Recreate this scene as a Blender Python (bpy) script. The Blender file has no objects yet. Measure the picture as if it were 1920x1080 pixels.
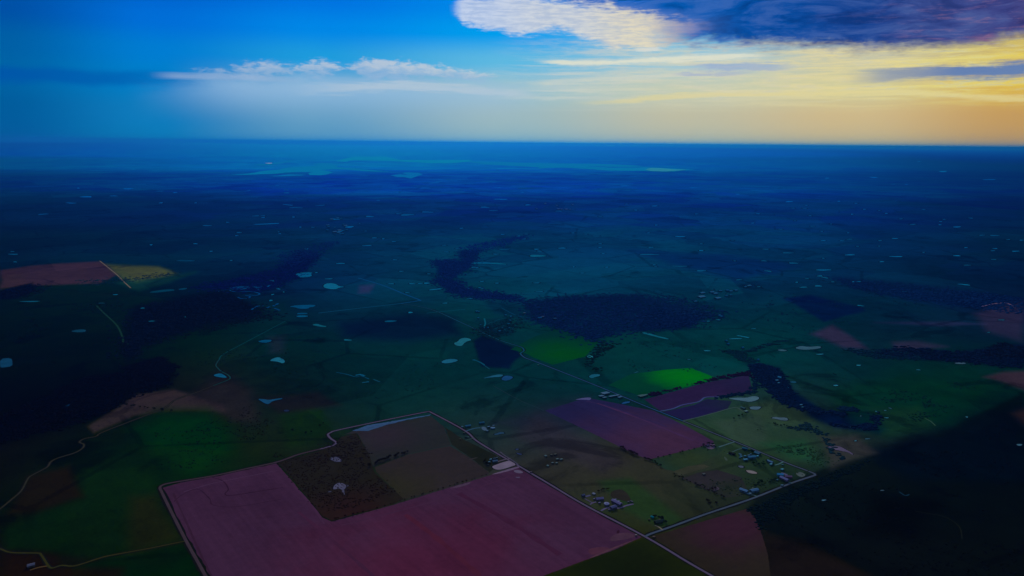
import bpy, bmesh, math, random
import numpy as np
from mathutils import Matrix, Vector
from mathutils.geometry import tessellate_polygon

random.seed(7)
SC = bpy.context.scene
C = SC.collection

# ------------------------------------------------------------------ camera
CAM_H = 800.0                      # flying height above the plain, metres
FOCAL = 1373.0                     # focal length in photograph pixels
PITCH, ROLL = 11.17, 0.52
cd = bpy.data.cameras.new('camera')
cam = bpy.data.objects.new('camera', cd)
C.objects.link(cam)
SC.camera = cam
cd.sensor_width = 36.0
cd.lens = FOCAL / 1920 * 36.0
cd.clip_start = 1.0
cd.clip_end = 2.0e6
RM = (Matrix.Rotation(math.radians(90 - PITCH), 3, 'X') @ Matrix.Rotation(math.radians(ROLL), 3, 'Z'))
cam.matrix_world = Matrix.Translation((0, 0, CAM_H)) @ RM.to_4x4()

# ------------------------------------------------------------------ view
SC.view_settings.view_transform = 'Standard'
SC.view_settings.look = 'None'
SC.view_settings.exposure = 0.0
SC.view_settings.gamma = 1.0
SC.view_settings.use_curve_mapping = False
SC.cycles.use_denoising = True
try:
    SC.cycles.denoising_prefilter = 'ACCURATE'
except Exception:
    pass
SC.cycles.max_bounces = 4
SC.cycles.diffuse_bounces = 2
SC.cycles.glossy_bounces = 2
SC.cycles.volume_bounces = 0
SC.cycles.sample_clamp_indirect = 2.0

SUN_AZ, SUN_EL = -3.0, 24.0        # degrees east of the view axis, height


def lin(c):
    return tuple(((v / 255) / 12.92 if v / 255 <= 0.04045 else ((v / 255 + 0.055) / 1.055) ** 2.4) for v in c)


def ray(px, py):
    """Photograph pixel -> viewing direction in the world."""
    d = RM @ Vector((px - 960.0, 540.0 - py, -FOCAL))
    return d.normalized()


def azel(px, py):
    d = ray(px, py)
    return math.degrees(math.atan2(d.x, d.y)), math.degrees(math.asin(d.z))


# ------------------------------------------------------------------ sky
W = bpy.data.worlds.new('World')
SC.world = W
W.use_nodes = True
NT = W.node_tree
NT.nodes.clear()


class X:
    """A value or colour in a node tree, with arithmetic."""
    tree = None

    def __init__(self, s):
        self.s = s

    @staticmethod
    def put(sock, v):
        if isinstance(v, X):
            X.tree.links.new(v.s, sock)
        else:
            sock.default_value = v

    @staticmethod
    def m(op, a, b=0.0, c=None, clamp=False):
        n = X.tree.nodes.new('ShaderNodeMath')
        n.operation = op
        n.use_clamp = clamp
        X.put(n.inputs[0], a)
        X.put(n.inputs[1], b)
        if c is not None:
            X.put(n.inputs[2], c)
        return X(n.outputs[0])

    def __add__(self, o): return X.m('ADD', self, o)
    def __radd__(self, o): return X.m('ADD', o, self)
    def __sub__(self, o): return X.m('SUBTRACT', self, o)
    def __rsub__(self, o): return X.m('SUBTRACT', o, self)
    def __mul__(self, o): return X.m('MULTIPLY', self, o)
    def __rmul__(self, o): return X.m('MULTIPLY', o, self)
    def __truediv__(self, o): return X.m('DIVIDE', self, o)
    def abs(self): return X.m('ABSOLUTE', self)
    def sat(self): return X.m('ADD', self, 0.0, clamp=True)


def smooth(a, b, v):
    n = X.tree.nodes.new('ShaderNodeMapRange')
    n.interpolation_type = 'SMOOTHSTEP'
    X.put(n.inputs['Value'], v)
    X.put(n.inputs['From Min'], a)
    X.put(n.inputs['From Max'], b)
    return X(n.outputs[0])


def mix(f, a, b):
    n = X.tree.nodes.new('ShaderNodeMix')
    n.data_type = 'RGBA'
    X.put(n.inputs[0], f)
    for k, v in ((6, a), (7, b)):
        if isinstance(v, X):
            X.put(n.inputs[k], v)
        else:
            n.inputs[k].default_value = (*v[:3], 1.0)
    return X(n.outputs[2])


def ramp(f, stops, interp='EASE'):
    n = X.tree.nodes.new('ShaderNodeValToRGB')
    n.color_ramp.interpolation = interp
    els = n.color_ramp.elements
    while len(els) < len(stops):
        els.new(0.5)
    for e, (p, c) in zip(els, sorted(stops)):
        e.position = p
        e.color = (*c, 1.0) if not isinstance(c, float) else (c, c, c, 1.0)
    X.put(n.inputs[0], f)
    return X(n.outputs[0])


def noise(vec, scale=1.0, detail=6.0, rough=0.55, dist=0.0):
    n = X.tree.nodes.new('ShaderNodeTexNoise')
    n.inputs['Scale'].default_value = scale
    n.inputs['Detail'].default_value = detail
    n.inputs['Roughness'].default_value = rough
    n.inputs['Distortion'].default_value = dist
    X.tree.links.new(vec.s, n.inputs['Vector'])
    return X(n.outputs['Fac'])


def combine(a, b, c=0.0):
    n = X.tree.nodes.new('ShaderNodeCombineXYZ')
    for i, v in enumerate((a, b, c)):
        X.put(n.inputs[i], v)
    return X(n.outputs[0])


X.tree = NT
tc = NT.nodes.new('ShaderNodeTexCoord')
sep = NT.nodes.new('ShaderNodeSeparateXYZ')
NT.links.new(tc.outputs['Generated'], sep.inputs[0])
sx, sy, sz = (X(sep.outputs[i]) for i in range(3))
AZ = X.m('ARCTAN2', sx, sy) * 57.29578
EL = X.m('ARCSINE', sz) * 57.29578
AF = (AZ + 45.0) / 90.0            # 0..1 across 45 degrees either side of the view


def af(px, py=200):
    return (azel(px, py)[0] + 45.0) / 90.0


def curve(pts, off=-5.0, span=25.0):
    """Height in degrees as a function of compass direction, from points along an edge."""
    st = []
    for px, py in pts:
        a, e = azel(px, py)
        st.append(((a + 45.0) / 90.0, (e - off) / span))
    return ramp(AF, st, 'LINEAR') * span + off


def fade(pts):
    return ramp(AF, [(af(p), float(v)) for p, v in pts], 'EASE')


XS = (0, 300, 600, 960, 1300, 1600, 1920)
ROWS = [
    (-2.0, 255, [(0, 88, 146), (0, 128, 182), (95, 150, 185), (150, 180, 185), (192, 185, 158), (212, 180, 130), (200, 150, 80)]),
    (2.0, 220, [(0, 92, 155), (15, 125, 190), (105, 160, 195), (165, 188, 188), (200, 192, 160), (216, 188, 134), (206, 158, 84)]),
    (4.0, 171, [(0, 100, 165), (0, 128, 200), (110, 170, 210), (160, 195, 205), (200, 205, 180), (212, 205, 155), (222, 182, 75)]),
    (6.0, 121, [(0, 95, 165), (0, 125, 210), (30, 155, 220), (95, 185, 225), (165, 200, 212), (200, 198, 170), (205, 180, 105)]),
    (8.0, 70, [(0, 80, 165), (0, 110, 215), (0, 135, 230), (0, 157, 236), (110, 188, 225), (100, 150, 200), (140, 140, 150)]),
    (10.0, 18, [(0, 74, 158), (0, 96, 205), (0, 115, 224), (0, 138, 232), (0, 115, 205), (0, 85, 170), (40, 60, 120)]),
]
sky = None
prev = None
for el, py, cols in ROWS:
    r = ramp(AF, [(af(x, py), lin(c)) for x, c in zip(XS, cols)], 'EASE')
    sky = r if sky is None else mix(smooth(prev, el, EL), sky, r)
    prev = el

# cloud layers, each a shape in compass direction and height broken up by noise
nz_a = noise(combine(AZ * 0.30, EL * 1.1), 1.0, 8.0, 0.62, 0.3)
nz_b = noise(combine(AZ * 0.16, EL * 2.6, 4.0), 1.0, 9.0, 0.62, 0.5)
nz_c = noise(combine(AZ * 1.1, EL * 3.0, 9.0), 1.0, 7.0, 0.65, 0.4)
nz_d = noise(combine(AZ * 0.55, EL * 5.0, 14.0), 1.0, 8.0, 0.66, 0.5)
ja, jb, jc, jd = nz_a - 0.5, nz_b - 0.5, nz_c - 0.5, nz_d - 0.5

# long blue-grey bank on the left
m = smooth(0.75, 0.15, (EL - curve([(0, 139), (350, 149), (500, 152)]) + ja * 0.8).abs()) * fade([(0, 1.0), (200, .8), (420, 0.0)])
sky = mix(m * 0.75, sky, lin((0, 82, 170)))
# soft sheet under the small cumulus
m = smooth(-0.3, 1.4, curve([(250, 150), (420, 135), (600, 132), (900, 140), (1000, 150)]) - EL + ja * 2.2) * fade([(230, 0.0), (480, .75), (900, .55), (1050, 0.0)]) * smooth(1.0, 4.5, EL)
sky = mix(m, sky, lin((158, 190, 222)))
# small bright cumulus row
c5 = curve([(480, 133), (560, 130), (620, 128), (680, 127), (760, 133), (840, 137), (900, 143), (1000, 144)])
t5 = curve([(300, 266), (430, 250), (500, 243), (560, 251), (610, 241), (650, 258), (690, 240), (800, 247), (880, 252), (945, 262)])   # half height above the horizon line
m = smooth(0.12, 0.62, t5 - (EL - c5).abs() + ja * 1.2 + jc * 1.5) * fade([(300, 0.0), (450, .7), (700, 1.0), (915, .95), (955, 0.0)])
sky = mix(m * 0.66, sky, mix(smooth(-0.4, 0.5, EL - c5 + jc * 1.5), lin((150, 180, 215)), lin((214, 212, 214))))
m = smooth(0.45, 0.1, (EL - curve([(560, 168), (760, 160), (980, 175)]) + jb * 1.6).abs()) * fade([(520, 0.0), (700, .8), (960, .7), (1010, 0.0)])
sky = mix(m * 0.7, sky, lin((195, 205, 215)))
m = smooth(0.32, 0.05, (EL - curve([(280, 141), (450, 145), (560, 150)]) + jb * 0.5).abs()) * fade([(280, 0.0), (340, .8), (480, .8), (600, 0.0)])
sky = mix(m * 0.6, sky, lin((165, 185, 215)))
# golden streaks low on the right
band = smooth(2.2, 4.2, EL) * smooth(8.6, 6.9, EL) * fade([(900, 0.0), (1150, .55), (1500, .85), (1920, 1.0)])
gold = ramp(AF, [(af(960), lin((215, 215, 205))), (af(1300), lin((228, 216, 178))), (af(1600), lin((236, 218, 150))), (af(1800), lin((236, 220, 122))), (af(1920), lin((232, 206, 84)))])
m = smooth(0.38, 0.64, nz_b + jc * 0.2 + jd * 0.5) * band
sky = mix(m * 0.85, sky, gold)
m = smooth(0.50, 0.66, nz_d + jb * 0.5) * band
sky = mix(m * 0.35, sky, lin((176, 190, 205)))
m = smooth(0.5, 0.62, noise(combine(AZ * 0.12 + EL * 0.15, EL * 3.4, 21.0), 1.0, 8.0, 0.6, 0.6)) * smooth(2.0, 3.6, EL) * smooth(6.8, 5.6, EL) * fade([(850, 0.0), (1100, .6), (1920, .7)])
sky = mix(m * 0.6, sky, gold)
for pts, th, fd, col, k in (
        ([(1000, 117), (1150, 117), (1300, 108), (1420, 106)], 0.16, [(1000, 0.0), (1040, 1.0), (1380, 1.0), (1450, 0.0)], (228, 226, 205), .85),
        ([(1130, 93), (1230, 92)], 0.10, [(1180, 0.0), (1195, 1.0), (1225, 1.0), (1240, 0.0)], (220, 222, 215), .8),
        ([(970, 158), (1100, 150), (1300, 139)], 0.14, [(980, 0.0), (1040, .7), (1250, .8), (1330, 0.0)], (215, 214, 198), .7),
        ([(1080, 195), (1350, 175), (1700, 173), (1920, 186)], 0.16, [(1050, 0.0), (1200, .8), (1600, .9), (1920, .8)], (230, 214, 150), .8)):
    m = smooth(th * 1.7, th * 0.3, (EL - curve(pts) + jb * 0.7 + jc * 0.25).abs()) * fade(fd)
    sky = mix(m * k, sky, lin(col))
# blue wisps between the streaks
for pts, th, fd, col, k in (
        ([(1600, 146), (1750, 137), (1920, 128)], 0.42, [(1560, 0.0), (1680, .7), (1800, 1.0), (1920, 1.0)], (92, 125, 180), .95),
        ([(1280, 124), (1500, 124)], 0.26, [(1270, 0.0), (1330, .9), (1430, .8), (1500, 0.0)], (145, 170, 210), .8),
        ([(1260, 137), (1400, 136)], 0.12, [(1250, 0.0), (1290, .9), (1360, .8), (1430, 0.0)], (160, 175, 205), .7)):
    m = smooth(th * 1.5, th * 0.4, (EL - curve(pts) + jb * 1.2 + jc * 0.5).abs()) * fade(fd)
    sky = mix(m * k, sky, lin(col))
# dark overhanging deck
deck_c = ramp(AF, [(af(1050), lin((0, 98, 195))), (af(1300), lin((4, 86, 172))), (af(1450), lin((6, 74, 156))), (af(1600), lin((24, 66, 142))), (af(1720), lin((52, 70, 136))), (af(1850), lin((60, 66, 130))), (af(1920), lin((68, 64, 122)))])
deck_hi = ramp(AF, [(af(1300), lin((60, 110, 180))), (af(1600), lin((100, 105, 165))), (af(1750), lin((165, 120, 145))), (af(1920), lin((205, 135, 125)))])
e2 = curve([(960, -20), (1050, 8), (1130, 40), (1240, 72), (1300, 86), (1400, 88), (1550, 93), (1700, 98), (1800, 94), (1920, 76)])
m = smooth(-0.35, 0.9, EL - e2 + ja * 1.5 + jc * 1.1 + jd * 0.7)
lump = noise(combine(AZ * 0.22, EL * 0.75, 31.0), 1.0, 7.0, 0.6, 0.8)
shade = mix(smooth(0.46, 0.66, lump + jd * 0.2) * 0.55, deck_c, mix(0.30, deck_c, lin((120, 150, 215))))
shade = mix(smooth(0.52, 0.34, lump + jc * 0.2) * 0.75, shade, mix(0.55, deck_c, lin((0, 26, 84))))
glint = smooth(0.50, 0.80, nz_a + jd * 0.8 + jc * 0.3) * smooth(12, 8, EL) * fade([(1250, 0.05), (1550, .4), (1750, .9), (1920, 1.0)])
sky = mix(m, sky, mix(glint * 0.42, shade, deck_hi))
# violet veil where the bright cloud thins into the deck
m = smooth(1.3, 0.2, (EL - curve([(1000, 12), (1120, 24), (1250, 44), (1380, 52)]) + ja * 1.5).abs()) * fade([(1000, 0.0), (1120, .6), (1230, .7), (1400, 0.0)])
sky = mix(m * 0.5, sky, lin((100, 135, 205)))
# bright white cloud at the head of the deck
c1 = curve([(850, 14), (960, 27), (1060, 30), (1150, 52), (1230, 58), (1320, 52)])
t1 = curve([(840, 266), (870, 240), (960, 228), (1050, 242), (1140, 227), (1200, 234), (1260, 247), (1330, 262)])
m = smooth(-0.12, 0.6, t1 - (EL - c1).abs() + ja * 1.3 + jc * 0.9 + jd * 1.4) * fade([(845, 0.0), (870, 1.0), (1190, 1.0), (1260, .7), (1340, 0.0)])
w1 = ramp(AF, [(af(880), lin((200, 212, 235))), (af(1050), lin((214, 216, 218))), (af(1200), lin((232, 220, 190))), (af(1300), lin((175, 160, 175)))])
sky = mix(m * 0.95, sky, mix(smooth(-0.16, 0.16, jd + jc * 0.6), mix(0.35, w1, lin((110, 150, 205))), w1))

# clear air higher up and behind the viewer: physical sky under broken cloud
ns = NT.nodes.new('ShaderNodeTexSky')
ns.sky_type = 'NISHITA'
ns.sun_disc = False
ns.sun_elevation = math.radians(SUN_EL)
ns.sun_rotation = math.radians(SUN_AZ)
ns.altitude = CAM_H
gain = NT.nodes.new('ShaderNodeVectorMath')
gain.operation = 'SCALE'
NT.links.new(ns.outputs[0], gain.inputs[0])
gain.inputs['Scale'].default_value = 0.10
over = noise(combine(sx * 2.0, sy * 2.0, sz * 5.0), 1.0, 6.0, 0.55)
upper = mix(smooth(0.40, 0.58, over) * 0.8, X(gain.outputs[0]), (0.22, 0.24, 0.30))
side = smooth(42.0, 60.0, AZ.abs())
sky = mix(X.m('MAXIMUM', smooth(11.5, 22.0, EL), side), sky, upper)
bg = NT.nodes.new('ShaderNodeBackground')
bg.inputs['Strength'].default_value = 1.0
NT.links.new(sky.s, bg.inputs[0])
wo = NT.nodes.new('ShaderNodeOutputWorld')
NT.links.new(bg.outputs[0], wo.inputs[0])

# ------------------------------------------------------------------ sun
sd = bpy.data.lights.new('sun', 'SUN')
sd.energy = 2.0
sd.angle = math.radians(5)
sd.color = (1.0, 0.90, 0.84)
sun = bpy.data.objects.new('sun', sd)
C.objects.link(sun)
a, e = math.radians(SUN_AZ), math.radians(SUN_EL)
to_sun = Vector((math.sin(a) * math.cos(e), math.cos(a) * math.cos(e), math.sin(e)))
sun.rotation_euler = to_sun.to_track_quat('Z', 'Y').to_euler()


# ------------------------------------------------------------------ helpers
def ground_point(px, py, z=0.0):
    """The point of the plain seen at a photograph pixel."""
    d = ray(px, py)
    t = (z - CAM_H) / d.z
    return Vector((d.x * t, d.y * t, z))


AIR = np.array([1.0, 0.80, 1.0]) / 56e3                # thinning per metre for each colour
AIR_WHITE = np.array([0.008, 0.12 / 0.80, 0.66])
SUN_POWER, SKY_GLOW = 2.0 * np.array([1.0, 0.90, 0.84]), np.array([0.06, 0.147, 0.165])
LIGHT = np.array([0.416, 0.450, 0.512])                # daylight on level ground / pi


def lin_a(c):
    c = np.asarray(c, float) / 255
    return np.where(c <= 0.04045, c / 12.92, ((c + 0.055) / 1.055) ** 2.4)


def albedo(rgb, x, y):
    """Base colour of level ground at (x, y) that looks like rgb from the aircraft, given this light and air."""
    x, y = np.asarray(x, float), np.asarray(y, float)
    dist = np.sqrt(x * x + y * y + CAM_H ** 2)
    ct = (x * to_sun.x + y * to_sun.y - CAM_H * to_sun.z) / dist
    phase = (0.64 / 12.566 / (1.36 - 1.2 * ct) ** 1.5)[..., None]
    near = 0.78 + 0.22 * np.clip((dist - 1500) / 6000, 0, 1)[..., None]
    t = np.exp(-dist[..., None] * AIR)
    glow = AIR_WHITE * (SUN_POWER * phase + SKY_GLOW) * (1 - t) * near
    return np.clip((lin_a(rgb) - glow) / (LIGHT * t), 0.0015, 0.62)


def albedo_at(rgb, px, py):
    p = ground_point(px, max(py, 290))
    return tuple(float(v) for v in albedo(rgb, p.x, p.y))


MATS = {}


def matte(name, col, rough=0.9, spec=0.1, var=0.18, scale=0.05):
    """A plain weathered surface with slight mottling."""
    key = (name, tuple(round(c, 4) for c in col))
    if key in MATS:
        return MATS[key]
    m = bpy.data.materials.new(name)
    m.use_nodes = True
    X.tree = m.node_tree
    b = m.node_tree.nodes['Principled BSDF']
    t = m.node_tree.nodes.new('ShaderNodeTexCoord')
    n = noise(X(t.outputs['Object']), scale, 4.0, 0.6)
    k = (n - 0.5) * (var * 2.0) + 1.0
    v = m.node_tree.nodes.new('ShaderNodeVectorMath')
    v.operation = 'SCALE'
    v.inputs[0].default_value = col
    X.put(v.inputs['Scale'], k)
    m.node_tree.links.new(v.outputs[0], b.inputs['Base Color'])
    b.inputs['Roughness'].default_value = rough
    b.inputs['Specular IOR Level'].default_value = spec
    MATS[key] = m
    return m


def field_mat(name, ca, cb, centre, radius, var=0.16, stripe=0.06, angle=0.0):
    """Soil or crop whose colour drifts from ca to cb round a place, with tillage streaks."""
    m = bpy.data.materials.new(name)
    m.use_nodes = True
    X.tree = m.node_tree
    nt = m.node_tree
    b = nt.nodes['Principled BSDF']
    t = nt.nodes.new('ShaderNodeTexCoord')
    pos = X(t.outputs['Object'])
    s = nt.nodes.new('ShaderNodeSeparateXYZ')
    nt.links.new(pos.s, s.inputs[0])
    x, y = X(s.outputs[0]), X(s.outputs[1])
    big = noise(pos, 0.006, 5.0, 0.6, 0.6)
    dx, dy = x - centre[0], y - centre[1]
    r = X.m('SQRT', dx * dx + dy * dy) / radius
    f = smooth(1.0, 0.0, r + (big - 0.5) * 1.0)
    col = mix(f, ca, cb)
    ca_, sa_ = math.cos(angle), math.sin(angle)
    u, v = x * ca_ + y * sa_, y * ca_ - x * sa_
    rows = noise(combine(u * 0.004, v * 0.09), 1.0, 5.0, 0.65)
    wide = noise(combine(u * 0.0025, v * 0.016, 5.0), 1.0, 4.0, 0.6, 0.4)
    fine = noise(pos, 0.06, 4.0, 0.7)
    k = (rows - 0.5) * (stripe * 6) + (wide - 0.5) * (stripe * 7) + (fine - 0.5) * (var * 2.0) + (big - 0.5) * (var * 2.5) + 1.0
    sc = nt.nodes.new('ShaderNodeVectorMath')
    sc.operation = 'SCALE'
    X.put(sc.inputs[0], col)
    X.put(sc.inputs['Scale'], X.m('MAXIMUM', k, 0.25))
    nt.links.new(sc.outputs[0], b.inputs['Base Color'])
    b.inputs['Roughness'].default_value = 1.0
    b.inputs['Specular IOR Level'].default_value = 0.0
    return m


def water_mat(col, spec=0.35, rough=0.16):
    key = ('water', tuple(round(c, 3) for c in col), spec)
    if key in MATS:
        return MATS[key]
    m = bpy.data.materials.new('water')
    m.use_nodes = True
    X.tree = m.node_tree
    b = m.node_tree.nodes['Principled BSDF']
    t = m.node_tree.nodes.new('ShaderNodeTexCoord')
    n = noise(X(t.outputs['Object']), 0.03, 3.0, 0.5)
    c = mix(smooth(0.3, 0.7, n), tuple(v * 0.86 for v in col), tuple(v * 1.1 for v in col))
    X.put(b.inputs['Base Color'], c)
    b.inputs['Roughness'].default_value = rough
    b.inputs['IOR'].default_value = 1.33
    b.inputs['Specular IOR Level'].default_value = spec
    MATS[key] = m
    return m


def link(name, me, mats=(), parent=None, kind=None):
    for mt in mats:
        me.materials.append(mt)
    o = bpy.data.objects.new(name, me)
    C.objects.link(o)
    if parent is not None:
        o.parent = parent
    if kind:
        o['kind'] = kind
    return o


def mesh(name, verts, faces, smooth_=False):
    me = bpy.data.meshes.new(name)
    me.from_pydata([tuple(v) for v in verts], [], faces)
    me.update()
    if smooth_:
        me.polygons.foreach_set('use_smooth', [True] * len(me.polygons))
    return me


def rough_outline(pts, step=3.0, amp=0.5, seed=0):
    """Subdivide a pixel outline and jitter it a little so that edges are not ruled."""
    rnd = random.Random(seed)
    out = []
    n = len(pts)
    for i in range(n):
        a, b = pts[i], pts[(i + 1) % n]
        L = math.hypot(b[0] - a[0], (b[1] - a[1]) * 1.5)
        k = max(1, int(L / step))
        for j in range(k):
            t = j / k
            q = amp if j else amp * 0.3
            out.append((a[0] + (b[0] - a[0]) * t + rnd.gauss(0, q), a[1] + (b[1] - a[1]) * t + rnd.gauss(0, q * 0.45)))
    return out


def round_outline(pts, it=2):
    for _ in range(it):
        q = []
        n = len(pts)
        for i in range(n):
            a, b = pts[i], pts[(i + 1) % n]
            q.append((a[0] * .75 + b[0] * .25, a[1] * .75 + b[1] * .25))
            q.append((a[0] * .25 + b[0] * .75, a[1] * .25 + b[1] * .75))
        pts = q
    return pts


def sheet_mesh(name, outline, z):
    vs = [ground_point(x, y, z) for x, y in outline]
    tris = tessellate_polygon([[Vector((v.x, v.y, 0)) for v in vs]])
    faces = []
    for t in tris:
        a, b, c = (vs[i] for i in t)
        up = (b - a).cross(c - a).z > 0
        faces.append(t if up else t[::-1])
    return mesh(name, vs, faces)


def catmull(pts, seg=6):
    out = []
    n = len(pts)
    for i in range(n - 1):
        p0, p1, p2, p3 = (Vector(pts[max(0, min(n - 1, i + k))]) for k in (-1, 0, 1, 2))
        for j in range(seg):
            t = j / seg
            out.append(0.5 * ((2 * p1) + (p2 - p0) * t + (2 * p0 - 5 * p1 + 4 * p2 - p3) * t * t + (3 * p1 - p0 - 3 * p2 + p3) * t ** 3))
    out.append(Vector(pts[-1]))
    return out


def ribbon_mesh(name, pts, width, z, smooth_line=True, wob=0.0, seed=1):
    rnd = random.Random(seed)
    P = [ground_point(x, y, z) for x, y in pts]
    P = [Vector((p.x, p.y)) for p in P]
    if smooth_line:
        P = catmull(P)
    vs, fs = [], []
    for i, p in enumerate(P):
        d = P[min(i + 1, len(P) - 1)] - P[max(i - 1, 0)]
        d.normalize()
        nrm = Vector((-d.y, d.x))
        w = width / 2 * (1 + rnd.uniform(-wob, wob))
        vs += [(p.x + nrm.x * w, p.y + nrm.y * w, z), (p.x - nrm.x * w, p.y - nrm.y * w, z)]
        if i:
            k = 2 * i
            fs.append((k - 2, k - 1, k + 1, k))
    return mesh(name, vs, fs)


# ------------------------------------------------------------------ the plain
S = [  # px, py, colour seen there, haze blue included in the far rows
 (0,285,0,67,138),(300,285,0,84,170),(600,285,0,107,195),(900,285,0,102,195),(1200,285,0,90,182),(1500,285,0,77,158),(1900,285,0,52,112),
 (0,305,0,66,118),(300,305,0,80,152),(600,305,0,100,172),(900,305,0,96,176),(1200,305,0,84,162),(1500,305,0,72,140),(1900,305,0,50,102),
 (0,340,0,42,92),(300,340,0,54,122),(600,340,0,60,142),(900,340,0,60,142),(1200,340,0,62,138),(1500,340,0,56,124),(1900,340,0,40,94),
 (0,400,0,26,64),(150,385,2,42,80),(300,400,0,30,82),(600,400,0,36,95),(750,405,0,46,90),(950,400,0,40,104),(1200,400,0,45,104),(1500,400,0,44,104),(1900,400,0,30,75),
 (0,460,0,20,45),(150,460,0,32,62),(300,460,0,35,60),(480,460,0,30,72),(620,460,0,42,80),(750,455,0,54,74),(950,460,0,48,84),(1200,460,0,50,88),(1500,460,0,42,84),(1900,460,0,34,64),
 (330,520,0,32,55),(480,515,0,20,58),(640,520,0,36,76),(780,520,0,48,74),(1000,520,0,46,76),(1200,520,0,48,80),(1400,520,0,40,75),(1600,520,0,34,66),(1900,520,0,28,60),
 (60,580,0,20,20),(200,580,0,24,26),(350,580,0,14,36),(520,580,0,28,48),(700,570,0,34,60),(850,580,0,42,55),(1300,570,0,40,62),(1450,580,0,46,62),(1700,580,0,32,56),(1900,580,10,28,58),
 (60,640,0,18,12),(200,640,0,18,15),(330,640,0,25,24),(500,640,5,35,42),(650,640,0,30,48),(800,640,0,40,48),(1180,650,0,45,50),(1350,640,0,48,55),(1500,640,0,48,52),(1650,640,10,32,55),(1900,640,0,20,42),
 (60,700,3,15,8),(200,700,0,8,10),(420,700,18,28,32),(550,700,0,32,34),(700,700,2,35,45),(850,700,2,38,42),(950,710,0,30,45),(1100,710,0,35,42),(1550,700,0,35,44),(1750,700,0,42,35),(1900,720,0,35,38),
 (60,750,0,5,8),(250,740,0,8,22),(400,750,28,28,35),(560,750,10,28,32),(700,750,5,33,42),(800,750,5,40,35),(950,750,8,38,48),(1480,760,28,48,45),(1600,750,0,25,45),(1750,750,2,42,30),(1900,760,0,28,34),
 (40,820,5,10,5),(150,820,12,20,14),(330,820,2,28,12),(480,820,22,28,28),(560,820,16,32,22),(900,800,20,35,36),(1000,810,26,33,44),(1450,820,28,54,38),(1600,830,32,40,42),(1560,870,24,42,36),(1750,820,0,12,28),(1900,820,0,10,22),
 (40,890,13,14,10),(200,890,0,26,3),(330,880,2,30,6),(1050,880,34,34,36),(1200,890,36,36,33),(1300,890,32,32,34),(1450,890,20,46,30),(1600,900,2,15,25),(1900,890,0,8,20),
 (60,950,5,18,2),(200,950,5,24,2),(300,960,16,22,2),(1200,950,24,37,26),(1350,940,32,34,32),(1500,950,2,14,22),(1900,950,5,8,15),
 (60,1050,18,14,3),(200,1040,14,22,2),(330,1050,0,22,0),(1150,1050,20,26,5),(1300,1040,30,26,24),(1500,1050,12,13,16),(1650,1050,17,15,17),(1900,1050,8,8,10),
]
S = np.array(S, float)

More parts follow.
